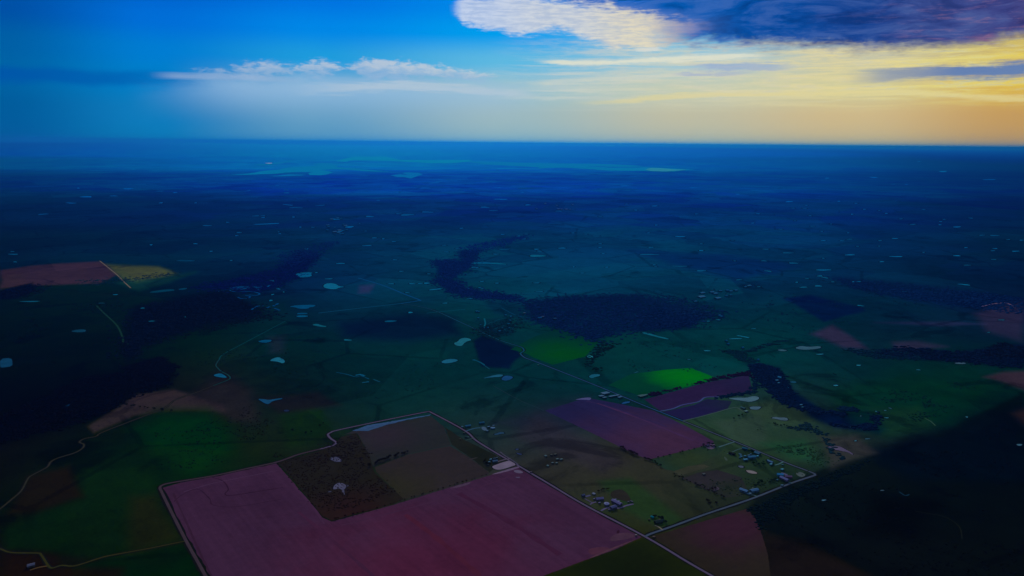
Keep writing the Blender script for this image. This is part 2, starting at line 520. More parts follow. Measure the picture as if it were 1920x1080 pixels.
# stretches of ground with a soft edge: outline, colour, softness, strength
SOFT = [
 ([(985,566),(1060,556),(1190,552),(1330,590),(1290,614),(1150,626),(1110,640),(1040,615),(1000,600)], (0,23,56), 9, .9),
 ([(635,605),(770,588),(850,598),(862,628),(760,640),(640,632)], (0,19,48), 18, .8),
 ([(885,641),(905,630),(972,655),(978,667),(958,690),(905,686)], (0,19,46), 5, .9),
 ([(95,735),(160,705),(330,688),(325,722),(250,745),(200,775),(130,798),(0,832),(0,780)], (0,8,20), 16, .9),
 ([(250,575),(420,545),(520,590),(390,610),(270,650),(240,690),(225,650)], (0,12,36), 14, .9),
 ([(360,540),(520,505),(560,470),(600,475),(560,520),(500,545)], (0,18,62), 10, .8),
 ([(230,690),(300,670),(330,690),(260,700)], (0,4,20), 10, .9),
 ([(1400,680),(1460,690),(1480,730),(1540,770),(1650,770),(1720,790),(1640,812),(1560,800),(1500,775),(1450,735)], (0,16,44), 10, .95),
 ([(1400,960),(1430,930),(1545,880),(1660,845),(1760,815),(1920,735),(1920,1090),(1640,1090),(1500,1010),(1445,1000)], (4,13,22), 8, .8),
 ([(1620,840),(1760,815),(1850,775),(1920,760),(1920,900),(1700,900),(1640,870)], (1,12,28), 22, .8),
 ([(1640,930),(1760,940),(1700,1010),(1600,1000)], (2,6,16), 30, .7),
 ([(1440,1000),(1560,1050),(1620,1090),(1440,1090)], (24,20,24), 16, .7),
 ([(1470,560),(1520,554),(1620,577),(1622,583),(1545,602)], (0,24,62), 6, .9),
 ([(1690,648),(1790,660),(1920,645),(1920,690),(1800,680),(1640,665)], (0,16,42), 10, .8),
 ([(1180,470),(1400,480),(1500,500),(1380,525),(1280,500)], (0,32,82), 12, .7),
 ([(1560,520),(1700,530),(1920,560),(1920,590),(1700,560),(1600,540)], (0,22,58), 10, .7),
 ([(820,490),(870,490),(860,470),(900,470),(880,500),(850,520),(820,515)], (0,22,66), 6, .9),
 ([(815,520),(850,525),(880,545),(960,555),(980,562),(900,558),(840,545)], (0,20,60), 5, .9),
 ([(905,560),(985,566),(1000,600),(930,590)], (0,30,58), 10, .6),
 ([(890,600),(960,595),(960,630),(920,632)], (0,24,48), 10, .6),
 ([(0,507),(60,498),(188,490),(226,512),(190,531),(75,536),(0,541)], (50,36,56), 5, .9),
 ([(0,514),(40,510),(40,535),(0,540)], (46,36,50), 16, .8),
 ([(200,496),(300,501),(335,513),(262,530),(228,520)], (60,70,52), 8, .95),
 ([(220,528),(300,520),(370,510),(320,530),(260,545)], (14,52,54), 8, .6),
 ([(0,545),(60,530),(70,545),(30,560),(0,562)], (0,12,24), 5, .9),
 ([(170,798),(210,770),(258,740),(330,731),(415,758),(420,772),(330,772),(250,780),(180,812)], (46,38,46), 7, .9),
 ([(360,740),(420,700),(470,730),(480,790),(430,790)], (34,30,40), 20, .7),
 ([(252,802),(300,775),(380,772),(425,800),(440,850),(372,888),(300,850)], (4,40,8), 34, .95),
 ([(160,880),(290,868),(300,912),(345,1012),(200,1050),(60,1030),(0,1030),(0,990),(150,930)], (7,31,0), 16, .85),
 ([(250,930),(300,925),(342,1012),(230,1035)], (26,29,0), 24, .8),
 ([(50,890),(130,870),(155,930),(60,960),(10,965)], (20,17,20), 14, .9),
 ([(120,1062),(345,1018),(382,1090),(120,1090)], (4,27,0), 5, .85),
 ([(0,1032),(90,1040),(100,1062),(220,1062),(220,1090),(0,1090)], (24,14,4), 16, .7),
 ([(480,570),(535,565),(530,700),(480,690)], (0,34,44), 26, .5),
 ([(520,770),(600,760),(625,800),(590,835),(540,840)], (14,38,22), 16, .7),
 ([(480,745),(600,735),(640,760),(520,775)], (24,22,34), 12, .7),
 ([(1545,735),(1700,705),(1850,730),(1780,790),(1660,820),(1600,800)], (2,42,32), 28, .55),
 ([(1630,770),(1720,765),(1740,800),(1660,815)], (20,50,34), 20, .55),
 ([(1530,818),(1600,815),(1640,850),(1560,880),(1545,850)], (42,40,46), 12, .7),
 ([(1380,765),(1440,750),(1500,765),(1520,790),(1450,800)], (36,54,44), 14, .8),
 ([(1330,790),(1420,775),(1440,830),(1400,840)], (34,50,46), 12, .7),
 ([(1430,830),(1500,825),(1540,870),(1480,860)], (18,58,40), 14, .6),
 ([(1520,624),(1562,608),(1590,625),(1625,655),(1580,650)], (46,38,68), 9, .8),
 ([(1672,641),(1720,638),(1778,650),(1720,655),(1680,656)], (42,38,66), 8, .75),
 ([(1830,590),(1870,572),(1920,568),(1920,642),(1850,622)], (36,34,62), 14, .8),
 ([(1640,605),(1780,603),(1850,608),(1760,612)], (38,38,78), 6, .6),
 ([(1840,708),(1880,698),(1930,696),(1930,735)], (54,38,54), 9, .85),
 ([(1895,775),(1930,760),(1930,805)], (40,28,34), 14, .85),
 ([(670,535),(700,533),(692,548),(670,548)], (40,36,78), 8, .6),
 ([(505,632),(535,630),(530,665),(505,665)], (28,36,56), 12, .6),
 ([(930,795),(1022,762),(1100,745),(1085,800),(1030,815)], (25,31,50), 26, .65),
 ([(1010,780),(1050,800),(1180,870),(1140,890),(960,820)], (34,32,46), 22, .6),
 ([(1130,905),(1190,900),(1290,975),(1260,995),(1180,960)], (20,42,26), 12, .7),
 ([(1090,1000),(1180,985),(1190,1000),(1110,1030)], (60,38,58), 10, .0),
 ([(1270,990),(1330,970),(1370,985),(1290,1000)], (20,28,22), 12, .4),
]


def value_noise(x, y, seed=0):
    xi, yi = np.floor(x).astype(np.int64), np.floor(y).astype(np.int64)
    fx, fy = x - xi, y - yi
    fx, fy = fx * fx * (3 - 2 * fx), fy * fy * (3 - 2 * fy)

    def h(a, b):
        n = (a * 374761393 + b * 668265263 + seed * 1274126177) & 0x7fffffff
        n = ((n ^ (n >> 13)) * 1274126177) & 0x7fffffff
        return ((n ^ (n >> 16)) & 0xffff) / 65535.0
    a, b, c, d = h(xi, yi), h(xi + 1, yi), h(xi, yi + 1), h(xi + 1, yi + 1)
    return (a * (1 - fx) + b * fx) * (1 - fy) + (c * (1 - fx) + d * fx) * fy


def fbm(x, y, seed=0, octs=4):
    s, a, t = 0, 1.0, 0
    for k in range(octs):
        s = s + a * value_noise(x * 2 ** k, y * 2 ** k, seed + k)
        t += a
        a *= 0.55
    return s / t - 0.5


def signed(px, py, poly):
    """Distance in pixels to an outline, positive inside."""
    best = np.full(px.shape, 1e9)
    inside = np.zeros(px.shape, bool)
    n = len(poly)
    for i in range(n):
        ax, ay = poly[i]
        bx, by = poly[(i + 1) % n]
        dx, dy = bx - ax, by - ay
        t = np.clip(((px - ax) * dx + (py - ay) * dy) / (dx * dx + dy * dy + 1e-9), 0, 1)
        best = np.minimum(best, np.hypot(px - ax - t * dx, (py - ay - t * dy) * 1.6))
        c = (ay > py) != (by > py)
        inside ^= c & (px < (bx - ax) * (py - ay) / (by - ay + 1e-12) + ax)
    return np.where(inside, best, -best)


def build_ground():
    azs = np.concatenate([np.arange(-180, -44, 4.0), np.arange(-44, 44.01, 0.1), np.arange(48, 180, 4.0)])
    deps = np.concatenate([np.arange(0.153, 3, 0.034), np.arange(3, 12, 0.05), np.arange(12, 36, 0.075), [38, 42, 48, 56, 66, 78]])
    A, Dp = np.meshgrid(np.radians(azs), np.radians(deps))
    r = CAM_H / np.tan(Dp)
    x, y = r * np.sin(A), r * np.cos(A)
    P = np.stack([x, y, np.full_like(x, -CAM_H)], -1)
    M = np.array(RM)
    q = P @ M                                    # camera axes
    z = np.minimum(q[..., 2], -1e-3)
    front = q[..., 2] < -0.05 * np.abs(P).max(-1)
    px = np.where(front, 960 + FOCAL * q[..., 0] / -z, np.where(x < 0, 0, 1920))
    py = np.where(front, 540 - FOCAL * q[..., 1] / -z, 1080)
    px, py = np.clip(px, -60, 1980), np.clip(py, 276, 1100)
    dist = np.sqrt(r * r + CAM_H ** 2)
    # breakup of patch edges in step with the terrain
    w1 = fbm(x / 420, y / 420, 3)
    w2 = fbm(x / 90, y / 90, 9)
    scl = np.clip(1400.0 / dist, 0.1, 1.0)
    jx = px + (w1 * 60 + w2 * 14) * scl * 0.8
    jy = py + (fbm(x / 420, y / 420, 17) * 30 + fbm(x / 90, y / 90, 27) * 8) * scl * 0.6
    num = np.zeros(px.shape + (3,))
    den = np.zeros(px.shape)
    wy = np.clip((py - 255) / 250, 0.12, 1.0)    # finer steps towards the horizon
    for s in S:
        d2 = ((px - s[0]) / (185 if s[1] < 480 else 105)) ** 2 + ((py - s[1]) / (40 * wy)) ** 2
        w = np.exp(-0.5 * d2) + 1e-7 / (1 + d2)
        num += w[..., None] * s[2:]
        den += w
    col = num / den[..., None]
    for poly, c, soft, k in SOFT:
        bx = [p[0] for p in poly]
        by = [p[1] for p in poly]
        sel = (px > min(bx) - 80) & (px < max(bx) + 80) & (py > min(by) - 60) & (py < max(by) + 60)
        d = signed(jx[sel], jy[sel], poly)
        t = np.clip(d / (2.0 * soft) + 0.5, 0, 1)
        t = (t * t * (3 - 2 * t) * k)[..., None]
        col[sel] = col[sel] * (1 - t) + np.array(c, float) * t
    alb = albedo(col, x, y)  # far ground keeps leftover haze blue in its base colour
    nr, na = px.shape
    verts = np.stack([x, y, np.zeros_like(x)], -1).reshape(-1, 3)
    verts = np.concatenate([verts, [[0, 0, 0]]])
    idx = np.arange(nr * na).reshape(nr, na)
    nxt = np.roll(idx, -1, axis=1)
    quads = np.stack([idx[:-1], nxt[:-1], nxt[1:], idx[1:]], -1).reshape(-1, 4)[:, ::-1]
    tri = np.stack([idx[-1], nxt[-1], np.full(na, nr * na)], -1)[:, ::-1]
    me = bpy.data.meshes.new('ground')
    nl = quads.size + tri.size
    me.vertices.add(len(verts))
    me.vertices.foreach_set('co', verts.astype(np.float32).ravel())
    me.loops.add(nl)
    me.loops.foreach_set('vertex_index', np.concatenate([quads.ravel(), tri.ravel()]).astype(np.int32))
    me.polygons.add(len(quads) + len(tri))
    ls = np.concatenate([np.arange(len(quads)) * 4, quads.size + np.arange(len(tri)) * 3]).astype(np.int32)
    me.polygons.foreach_set('loop_start', ls)
    me.update(calc_edges=True)
    me.validate()
    at = me.color_attributes.new('cover_haze_tint', 'FLOAT_COLOR', 'POINT')
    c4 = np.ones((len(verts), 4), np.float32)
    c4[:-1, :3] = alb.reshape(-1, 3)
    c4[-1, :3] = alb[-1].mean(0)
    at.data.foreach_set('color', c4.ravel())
    o = link('ground', me, [], kind='structure')
    m = bpy.data.materials.new('pasture')
    m.use_nodes = True
    X.tree = m.node_tree
    nt = m.node_tree
    b = nt.nodes['Principled BSDF']
    at = nt.nodes.new('ShaderNodeAttribute')
    at.attribute_name = 'cover_haze_tint'
    t = nt.nodes.new('ShaderNodeTexCoord')
    rot = nt.nodes.new('ShaderNodeMapping')
    rot.inputs['Rotation'].default_value = (0, 0, math.radians(GRID))
    nt.links.new(t.outputs['Object'], rot.inputs[0])
    pos = X(rot.outputs[0])
    # patchwork of pastures laid out along the section lines
    vor = nt.nodes.new('ShaderNodeTexVoronoi')
    vor.distance = 'CHEBYCHEV'
    vor.inputs['Scale'].default_value = 1 / 520.0
    vor.inputs['Randomness'].default_value = 0.85
    nt.links.new(pos.s, vor.inputs['Vector'])
    vs = nt.nodes.new('ShaderNodeSeparateColor')
    nt.links.new(vor.outputs['Color'], vs.inputs[0])
    vor2 = nt.nodes.new('ShaderNodeTexVoronoi')
    vor2.distance = 'CHEBYCHEV'
    vor2.inputs['Scale'].default_value = 1 / 1500.0
    nt.links.new(pos.s, vor2.inputs['Vector'])
    vs2 = nt.nodes.new('ShaderNodeSeparateColor')
    nt.links.new(vor2.outputs['Color'], vs2.inputs[0])
    n1 = noise(pos, 1 / 700.0, 5.0, 0.6, 0.5)
    n2 = noise(pos, 1 / 70.0, 5.0, 0.65)
    n3 = noise(pos, 1 / 9.0, 3.0, 0.7)
    bush = noise(pos, 1 / 26.0, 4.0, 0.7)
    k = (X(vs.outputs[0]) - 0.5) * 0.42 + (X(vs2.outputs[0]) - 0.5) * 0.32 + (n1 - 0.5) * 1.3 + (n2 - 0.5) * 1.0 + (n3 - 0.5) * 0.7
    pl_ = nt.nodes.new('ShaderNodeVectorMath')
    pl_.operation = 'LENGTH'
    nt.links.new(pos.s, pl_.inputs[0])
    calm = smooth(26000.0, 5000.0, X(pl_.outputs['Value'])) * 0.72 + 0.28      # tone contrast lowered with distance from the origin
    k = k * calm + 1.10
    edge = nt.nodes.new('ShaderNodeTexVoronoi')
    edge.feature = 'DISTANCE_TO_EDGE'
    edge.inputs['Scale'].default_value = 1 / 520.0
    edge.inputs['Randomness'].default_value = 0.85
    nt.links.new(pos.s, edge.inputs['Vector'])
    hedge_line = smooth(0.020, 0.008, X(edge.outputs[0]) + (n2 - 0.5) * 0.025) * smooth(0.40, 0.55, n1)
    grove = smooth(0.57, 0.66, noise(pos, 1 / 330.0, 6.0, 0.65, 0.8))
    k = k * (1.0 - hedge_line * 0.34 * calm) * (1.0 - grove * 0.45 * calm)
    k = X.m('MAXIMUM', k, 0.3) * (1.0 - smooth(0.60, 0.70, bush) * smooth(0.42, 0.60, n1) * 0.45)
    sc = nt.nodes.new('ShaderNodeVectorMath')
    sc.operation = 'SCALE'
    nt.links.new(at.outputs['Color'], sc.inputs[0])
    X.put(sc.inputs['Scale'], k)
    hue = nt.nodes.new('ShaderNodeHueSaturation')
    X.put(hue.inputs['Hue'], (X(vs.outputs[1]) - 0.5) * 0.02 + (X(vs2.outputs[1]) - 0.5) * 0.02 + 0.5)
    nt.links.new(sc.outputs[0], hue.inputs['Color'])
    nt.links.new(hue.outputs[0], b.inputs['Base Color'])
    b.inputs['Roughness'].default_value = 1.0
    b.inputs['Specular IOR Level'].default_value = 0.0
    me.materials.append(m)
    return o


PA, PB, PC = ground_point(1210, 1005), ground_point(963, 868), ground_point(1525, 890)
DIR_A, DIR_B = (PB - PA).normalized(), (PC - PA).normalized()
ANG_A, ANG_B = math.atan2(DIR_A.y, DIR_A.x), math.atan2(DIR_B.y, DIR_B.x)
GRID = -math.degrees(ANG_A)
print('section angle', math.degrees(ANG_A), math.degrees(ANG_B), 'road lengths', (PB - PA).length, (PC - PA).length)
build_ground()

# ------------------------------------------------------------------ fields with crisp borders
FIELDS = [
 # name, outline, colour, second colour, its centre, its radius in metres, streak strength, streak direction
 ('plowed_field', [(304,915),(345,903),(518,869),(540,893),(580,940),(604,970),(622,978),(740,946),(830,918),(919,891),(955,880),(975,877),(1095,949),(1203,1007),(1150,1032),(1095,1051),(1012,1082),(930,1130),(400,1130),(383,1085),(347,1018)], (51,31,55), (63,27,51), (790,1070), 400, .06, ANG_A),
 ('scrub_field', [(521,868),(600,845),(627,833),(640,819),(668,812),(690,848),(702,885),(757,936),(740,944),(622,976),(604,967),(580,937),(541,891)], (24,24,26), (31,20,25), (650,960), 170, .02, ANG_A),
 ('fallow_field', [(644,815),(672,805),(808,780),(832,800),(846,834),(765,851),(700,875),(690,848),(670,812)], (30,34,40), (36,32,44), (720,815), 160, .03, ANG_B),
 ('stubble_field', [(702,876),(765,852),(843,836),(880,858),(917,886),(916,889),(830,916),(757,936),(705,885)], (36,33,39), (33,34,28), (740,915), 170, .03, ANG_B),
 ('paddock_field', [(834,801),(868,823),(958,868),(925,880),(918,886),(881,857),(847,834)], (24,29,30), (20,26,26), (900,850), 90, .02, ANG_B),
 ('plowed_field', [(1022,770),(1098,746),(1135,752),(1225,770),(1285,798),(1338,827),(1338,832),(1215,862),(1180,846),(1085,800)], (28,28,64), (55,35,60), (1245,828), 330, .04, ANG_A),
 ('plowed_field', [(1208,749),(1330,716),(1404,703),(1411,734),(1340,744),(1322,746),(1300,757),(1270,764),(1237,770)], (34,26,60), (26,26,58), (1390,715), 200, .03, ANG_B),
 ('plowed_field', [(1240,773),(1272,766),(1302,759),(1325,748),(1372,752),(1364,767),(1330,776),(1284,788)], (24,24,60), (22,30,54), (1370,755), 150, .03, ANG_B),
 ('green_field', [(957,655),(1000,632),(1040,617),(1070,622),(1108,637),(1123,641),(1110,655),(1098,668),(1036,684),(1000,670),(984,662)], (0,42,46), (2,62,28), (1062,665), 330, .02, ANG_B),
 ('green_field', [(1140,722),(1185,701),(1250,693),(1296,690),(1344,709),(1330,714),(1212,745),(1200,742)], (0,50,42), (0,98,0), (1290,706), 215, .02, ANG_B),
 ('olive_field', [(1014,1084),(1095,1053),(1205,1010),(1216,1012),(1330,1078),(1380,1110),(1380,1140),(930,1140)], (22,30,4), (16,24,8), (1150,1060), 150, .03, ANG_B),
 ('brown_field', [(1222,1006),(1300,983),(1400,954),(1414,968),(1425,992),(1440,1040),(1446,1090),(1345,1086),(1290,1048)], (31,28,28), (44,26,42), (1370,985), 190, .04, ANG_B),
 ('meadow_field', [(1218,862),(1300,842),(1340,833),(1362,836),(1346,852),(1315,868),(1266,884),(1248,880)], (26,46,40), (34,48,34), (1300,860), 120, .02, ANG_B),
 ('pale_field', [(1263,884),(1290,874),(1320,871),(1331,875),(1300,884),(1274,892)], (46,49,44), (42,46,40), (1290,880), 60, .02, ANG_B),
 ('brown_field', [(1280,897),(1310,886),(1345,881),(1390,895),(1400,915),(1392,930),(1362,933),(1320,916)], (34,34,42), (30,38,36), (1380,920), 80, .03, ANG_B),
]
for i, (nm, ol, ca, cb, cen, rad, st, an) in enumerate(FIELDS):
    cx = sum(p[0] for p in ol) / len(ol)
    cy = sum(p[1] for p in ol) / len(ol)
    c0 = ground_point(*cen)
    fm = field_mat(nm, albedo_at(ca, cx, cy), albedo_at(cb, *cen), (c0.x, c0.y), rad, 0.34 if 'scrub' in nm else 0.24, st * 1.4, an)
    link(nm, sheet_mesh(nm, rough_outline(ol, 5.0, 0.35, i), 0.12 + 0.004 * i), [fm], kind='structure')

# faint drainage lines and wheel tracks in the ploughed soil
for k, (pl, wd, c) in enumerate((
        ([(398,895),(418,902),(428,917),(422,926),(433,929),(480,922),(530,914)], 2.6, (36,20,40)),
        ([(326,941),(341,928),(370,917),(393,935),(400,947),(444,950),(526,936)], 2.4, (38,22,42)),
        ([(345,922),(400,906),(470,892),(520,882)], 3.0, (58,40,66)),
        ([(640,985),(720,965),(820,938),(920,906),(975,886)], 4.0, (54,32,56)),
        ([(1090,960),(1000,912),(965,890)], 4.0, (52,32,55)),
        ([(545,905),(585,948),(608,982)], 4.5, (56,34,60)),
        ([(325,925),(352,985),(372,1030),(396,1080)], 4.0, (44,26,46)),
        ([(700,1080),(620,1010),(560,960)], 9.0, (54,28,52)),
        ([(900,1080),(820,1010),(760,965)], 12.0, (62,26,46)),
        ([(1050,1040),(950,975),(860,925)], 14.0, (52,26,50)),
        ([(1250,800),(1150,765),(1100,752)], 6.0, (40,32,70)),
        ([(1300,826),(1200,785),(1120,756)], 8.0, (54,36,70)))):
    link('drainage_path', ribbon_mesh('drainage_path', pl, wd, 0.2 + .002 * k, True, 0.35, k), [matte('worn soil', albedo_at(c, *pl[len(pl) // 2]), 1.0, 0.0, 0.3, 0.03)], kind='structure')

# bare and damp patches of soil on the fields
PATCHES = [
 ('bare_ground', [(919,890),(945,882),(972,874),(978,875),(962,881),(930,889)], (78,66,92)),
 ('bare_ground', [(962,882),(972,880.5),(983,886),(975,888),(966,886)], (74,68,92)),
 ('bare_ground', [(964,894),(977,894),(972,897)], (66,60,86)),
 ('bare_ground', [(839,917),(858,910),(884,903),(880,908),(860,914)], (64,50,72)),
 ('bare_ground', [(1356.6,854),(1366,863),(1360,864)], (48,62,64)),
 ('bare_ground', [(1334,917),(1341,911),(1350,915),(1345,921),(1336,920)], (50,46,60)),
 ('bare_ground', [(1322,836),(1334,832),(1342,838),(1335,843),(1326,841)], (66,58,82)),
 ('bare_ground', [(1491,887),(1500,884),(1512,890),(1505,895),(1497,893)], (54,66,72)),
 ('bare_ground', [(878,861),(895,857),(896,858.5),(880,862.5)], (40,40,46)),
 ('bare_ground', [(1075,750),(1092,746),(1110,745),(1106,751),(1096,749)], (62,66,110)),
 ('damp_ground', [(1147,1008),(1152,1003),(1158,1005),(1153,1010)], (34,16,32)),
 ('damp_ground', [(1156,996),(1161,993),(1162,998),(1157,1001)], (36,18,34)),
 ('damp_ground', [(1160,1003),(1170,1004),(1177,1001),(1176,1004),(1166,1006)], (36,18,34)),
 ('damp_ground', [(1100,1030),(1125,1025),(1150,1028),(1110,1044)], (62,36,54)),
 ('bare_ground', [(1100,1048),(1140,1030),(1180,1015),(1196,1010),(1150,1030),(1110,1046)], (66,44,58)),
 ('bare_ground', [(1150,1001),(1180,998),(1196,1006),(1170,1012),(1140,1016)], (58,40,58)),
 ('bare_ground', [(1146,920),(1170,916),(1186,940),(1178,941),(1160,936),(1144,932)], (32,32,34)),
]
for i, (nm, ol, c) in enumerate(PATCHES):
    cx, cy = ol[0]
    link(nm, sheet_mesh(nm, rough_outline(round_outline(ol, 2), 3.0, 0.35, 40 + i), 0.24 + 0.003 * i), [matte('bare soil', albedo_at(c, cx, cy), 1.0, 0.0, 0.4, 0.05)], kind='structure')

# ------------------------------------------------------------------ roads, tracks and drives
def road(name, pts, width, col, at, z=0.34, verge=True, wob=0.05, smooth_line=True):
    if verge:
        dk = tuple(v * 0.42 for v in albedo_at((26, 30, 32), *at))
        link('grass_verge', ribbon_mesh('grass_verge', pts, width * 2.3, z - 0.12, smooth_line, 0.25, len(MATS)), [matte('ditch grass', dk, 1.0, 0.0, 0.4, 0.06)], kind='structure')
    link(name, ribbon_mesh(name, pts, width, z, smooth_line, wob, len(MATS) + 3), [matte('gravel', albedo_at(col, *at), 1.0, 0.0, 0.22, 0.04)], kind='structure')


road('gravel_road', [(1400,1118),(1337,1081),(1290,1054),(1209.5,1006),(1095,946),(1026,905),(963,868),(930,849),(893,826),(871,807),(809,773.5),(803,772),(790,774),(720,788),(635,806),(620,811),(615,815),(620,822),(630,829),(628,833),(622,836),(600,842)], 5.8, (62,57,82), (1100,945))
road('gravel_road', [(600,842),(560,852),(520,866),(465,878),(400,892),(322,905),(304,910),(300,915),(303,922),(322,961),(349,1014),(370,1052),(390,1088)], 6.0, (48,40,52), (340,960))
road('gravel_road', [(1209.5,1006),(1222,1000),(1260,987),(1320,965),(1380,945),(1420,931),(1483,906),(1522,893),(1528,890),(1520,885),(1467,865),(1378,828),(1280,789)], 5.8, (46,58,78), (1380,900), z=0.36)
road('gravel_road', [(1280,789),(1235,771),(1200,757),(1150,736),(1096,714),(1007,679),(985,671),(977,665)], 5.6, (24,58,94), (1120,725), z=0.36)
road('gravel_road', [(977,665),(976,662),(982,658),(981,654),(975,650),(933,636),(870,607),(808,580),(752,569)], 6.0, (8,60,86), (870,610), z=0.36)
road('gravel_road', [(752,569),(784,564),(786,562),(760,552),(715,534),(671,521)], 9.0, (8,62,108), (752,565), z=0.38, verge=False)
road('gravel_road', [(752,569),(655,580),(597,587)], 8.0, (12,64,96), (690,575), z=0.38, verge=False)
road('gravel_road', [(535,602),(520,610),(460,642),(419,664),(411,674)], 4.5, (6,54,66), (470,638), z=0.34, verge=False)
road('gravel_road', [(411,674),(405,684),(409,691),(416,697),(426,702),(431,707),(428,712),(400,723)], 4.8, (14,50,60), (418,698), z=0.34)
road('gravel_road', [(400,723),(370,735),(330,749),(308,765),(260,784),(193,810),(180,818),(160,822),(150,827),(150,830),(157,833),(155,840),(140,849),(108,859),(95,866),(88,876),(60,891),(52,898),(40,920),(22,936),(0,954),(-30,975)], 3.8, (34,36,36), (200,830), z=0.34)
road('farm_road', [(349,1014),(300,1024),(275,1029),(204,1042),(182,1048),(140,1061),(116,1060),(98,1065),(90,1060),(77,1040),(70,1037),(22,1036),(0,1029),(-30,1020)], 4.0, (36,38,22), (200,1040), z=0.33)
road('farm_road', [(56,1069),(72,1064),(90,1061)], 4.0, (56,46,34), (70,1065), z=0.32, verge=False)
road('gravel_road', [(187,489),(218,514),(230,526),(245,540)], 7.0, (84,78,76), (220,515), z=0.5, verge=False)
road('farm_road', [(181,573),(195,587),(219,610),(230,633),(232,642),(246,646)], 7.0, (16,44,46), (215,605), z=0.4, verge=False)
road('farm_road', [(800,587),(840,583),(872,580)], 7.0, (6,62,84), (840,583), z=0.4, verge=False)
road('farm_road', [(940,577),(965,590),(985,595),(995,595.5)], 6.0, (6,54,84), (965,588), z=0.4, verge=False)
road('farm_road', [(908,597),(910,606),(908,612)], 7.0, (8,72,94), (909,604), z=0.4, verge=False)
road('farm_road', [(915,607),(936,599),(950,596)], 5.0, (6,56,76), (930,602), z=0.4, verge=False)
road('farm_road', [(917,619),(935,614),(946,610)], 5.0, (6,56,76), (930,614), z=0.4, verge=False)
road('farm_road', [(1238,771),(1262,766),(1280,759),(1310,753),(1322,745),(1345,744),(1366,742)], 5.5, (48,58,104), (1280,760), z=0.4, verge=False)
road('farm_road', [(1281,789),(1310,782),(1340,774),(1378,764),(1392,771),(1400,773)], 4.5, (46,66,66), (1330,776), z=0.41, verge=False)
road('farm_road', [(1378,828),(1348,838)], 4.5, (52,76,88), (1360,833), z=0.4, verge=False)
road('farm_road', [(1363,851),(1372,848),(1383,843),(1391,841),(1407,840.5)], 3.6, (44,66,74), (1390,842), z=0.41, verge=False)
road('farm_road', [(1469,865.5),(1460,870),(1452,872)], 4.2, (50,78,86), (1460,870), z=0.41, verge=False)
road('farm_road', [(1486,906),(1478,904)], 4.2, (50,72,84), (1480,905), z=0.41, verge=False)
road('farm_road', [(1402,927),(1412,928),(1420,931)], 4.2, (48,70,80), (1410,928), z=0.41, verge=False)
road('farm_road', [(1106.5,946),(1111,943),(1118,941)], 4.0, (64,60,88), (1110,943), z=0.42, verge=False)
road('farm_road', [(1096,934.5),(1104,939),(1110,942)], 3.6, (56,54,80), (1100,938), z=0.43, verge=False)
road('farm_road', [(1098,931),(1107,928.5)], 6.0, (56,60,92), (1100,930), z=0.42, verge=False)
road('farm_road', [(1127,957.5),(1136,953),(1145,951.5),(1161,952.5),(1174,948),(1188,944.7)], 5.0, (64,62,92), (1140,952), z=0.42, verge=False)
road('farm_road', [(1228,985),(1235,988),(1242.5,993.5)], 3.8, (78,76,72), (1235,988), z=0.42, verge=False)
road('farm_road', [(873,808.5),(889,803.3),(901,802)], 4.2, (40,72,100), (885,804), z=0.42, verge=False)
road('farm_road', [(890,821),(881,823.3),(873,825.5)], 3.6, (40,58,62), (882,823), z=0.42, verge=False)
road('farm_road', [(933,865.5),(945,862),(957,859.5)], 5.0, (62,58,76), (945,862), z=0.42, verge=False)
road('farm_road', [(938,847),(946,854),(956,860),(972,871)], 4.0, (54,54,74), (950,858), z=0.40, verge=False)
road('farm_road', [(1472,723),(1478,727),(1480,731)], 5.0, (14,66,96), (1475,726), z=0.42, verge=False)
road('farm_road', [(1715,958),(1735,962),(1765,967),(1785,976),(1800,990),(1804,1010)], 2.2, (18,24,26), (1765,967), z=0.42, verge=False)
road('farm_road', [(1734,784),(1745,790),(1754,798)], 3.5, (40,66,60), (1745,790), z=0.42, verge=False)
road('farm_road', [(1686,922),(1697,929),(1705,927)], 3.5, (14,40,60), (1697,927), z=0.42, verge=False)
road('farm_road', [(1840,575),(1860,570),(1885,568),(1898,573),(1902,577)], 8.0, (92,76,100), (1885,569), z=0.5, verge=False)
road('farm_road', [(889,674),(903,681),(908,685),(918,692)], 4.5, (12,58,80), (900,680), z=0.42, verge=False)
road('farm_road', [(925,723),(935,729),(962,744),(982,754),(1002,762),(1020,770)], 2.4, (24,46,58), (970,748), z=0.42, verge=False)
for k, pl in enumerate(([(1146,951),(1159,947.5),(1155,954),(1147,956.5),(1143,955)], [(901,800.5),(910,800),(914,806),(907,808)], [(1464,886),(1468,886),(1478,890),(1476,892),(1466,888)])):
    link('farm_yard_ground', sheet_mesh('yard', rough_outline(round_outline(pl, 1), 3, .25, k), 0.45), [matte('gravel', albedo_at(((64,62,94), (42,66,92), (56,60,92))[k], *pl[0]), 0.95, 0.05, 0.3, 0.08)], kind='structure')
link('flooded_ditch_water', sheet_mesh('ditch', rough_outline([(660,808),(690,797),(740,789),(808,777),(806,779),(760,788),(720,798),(690,808)], 4, .4, 5), 0.3), [matte('wet ground', albedo_at((26,58,96), 740, 792), 0.8, 0.02, 0.5, 0.05)], kind='structure')

# ------------------------------------------------------------------ ponds and lakes
BANK = {}


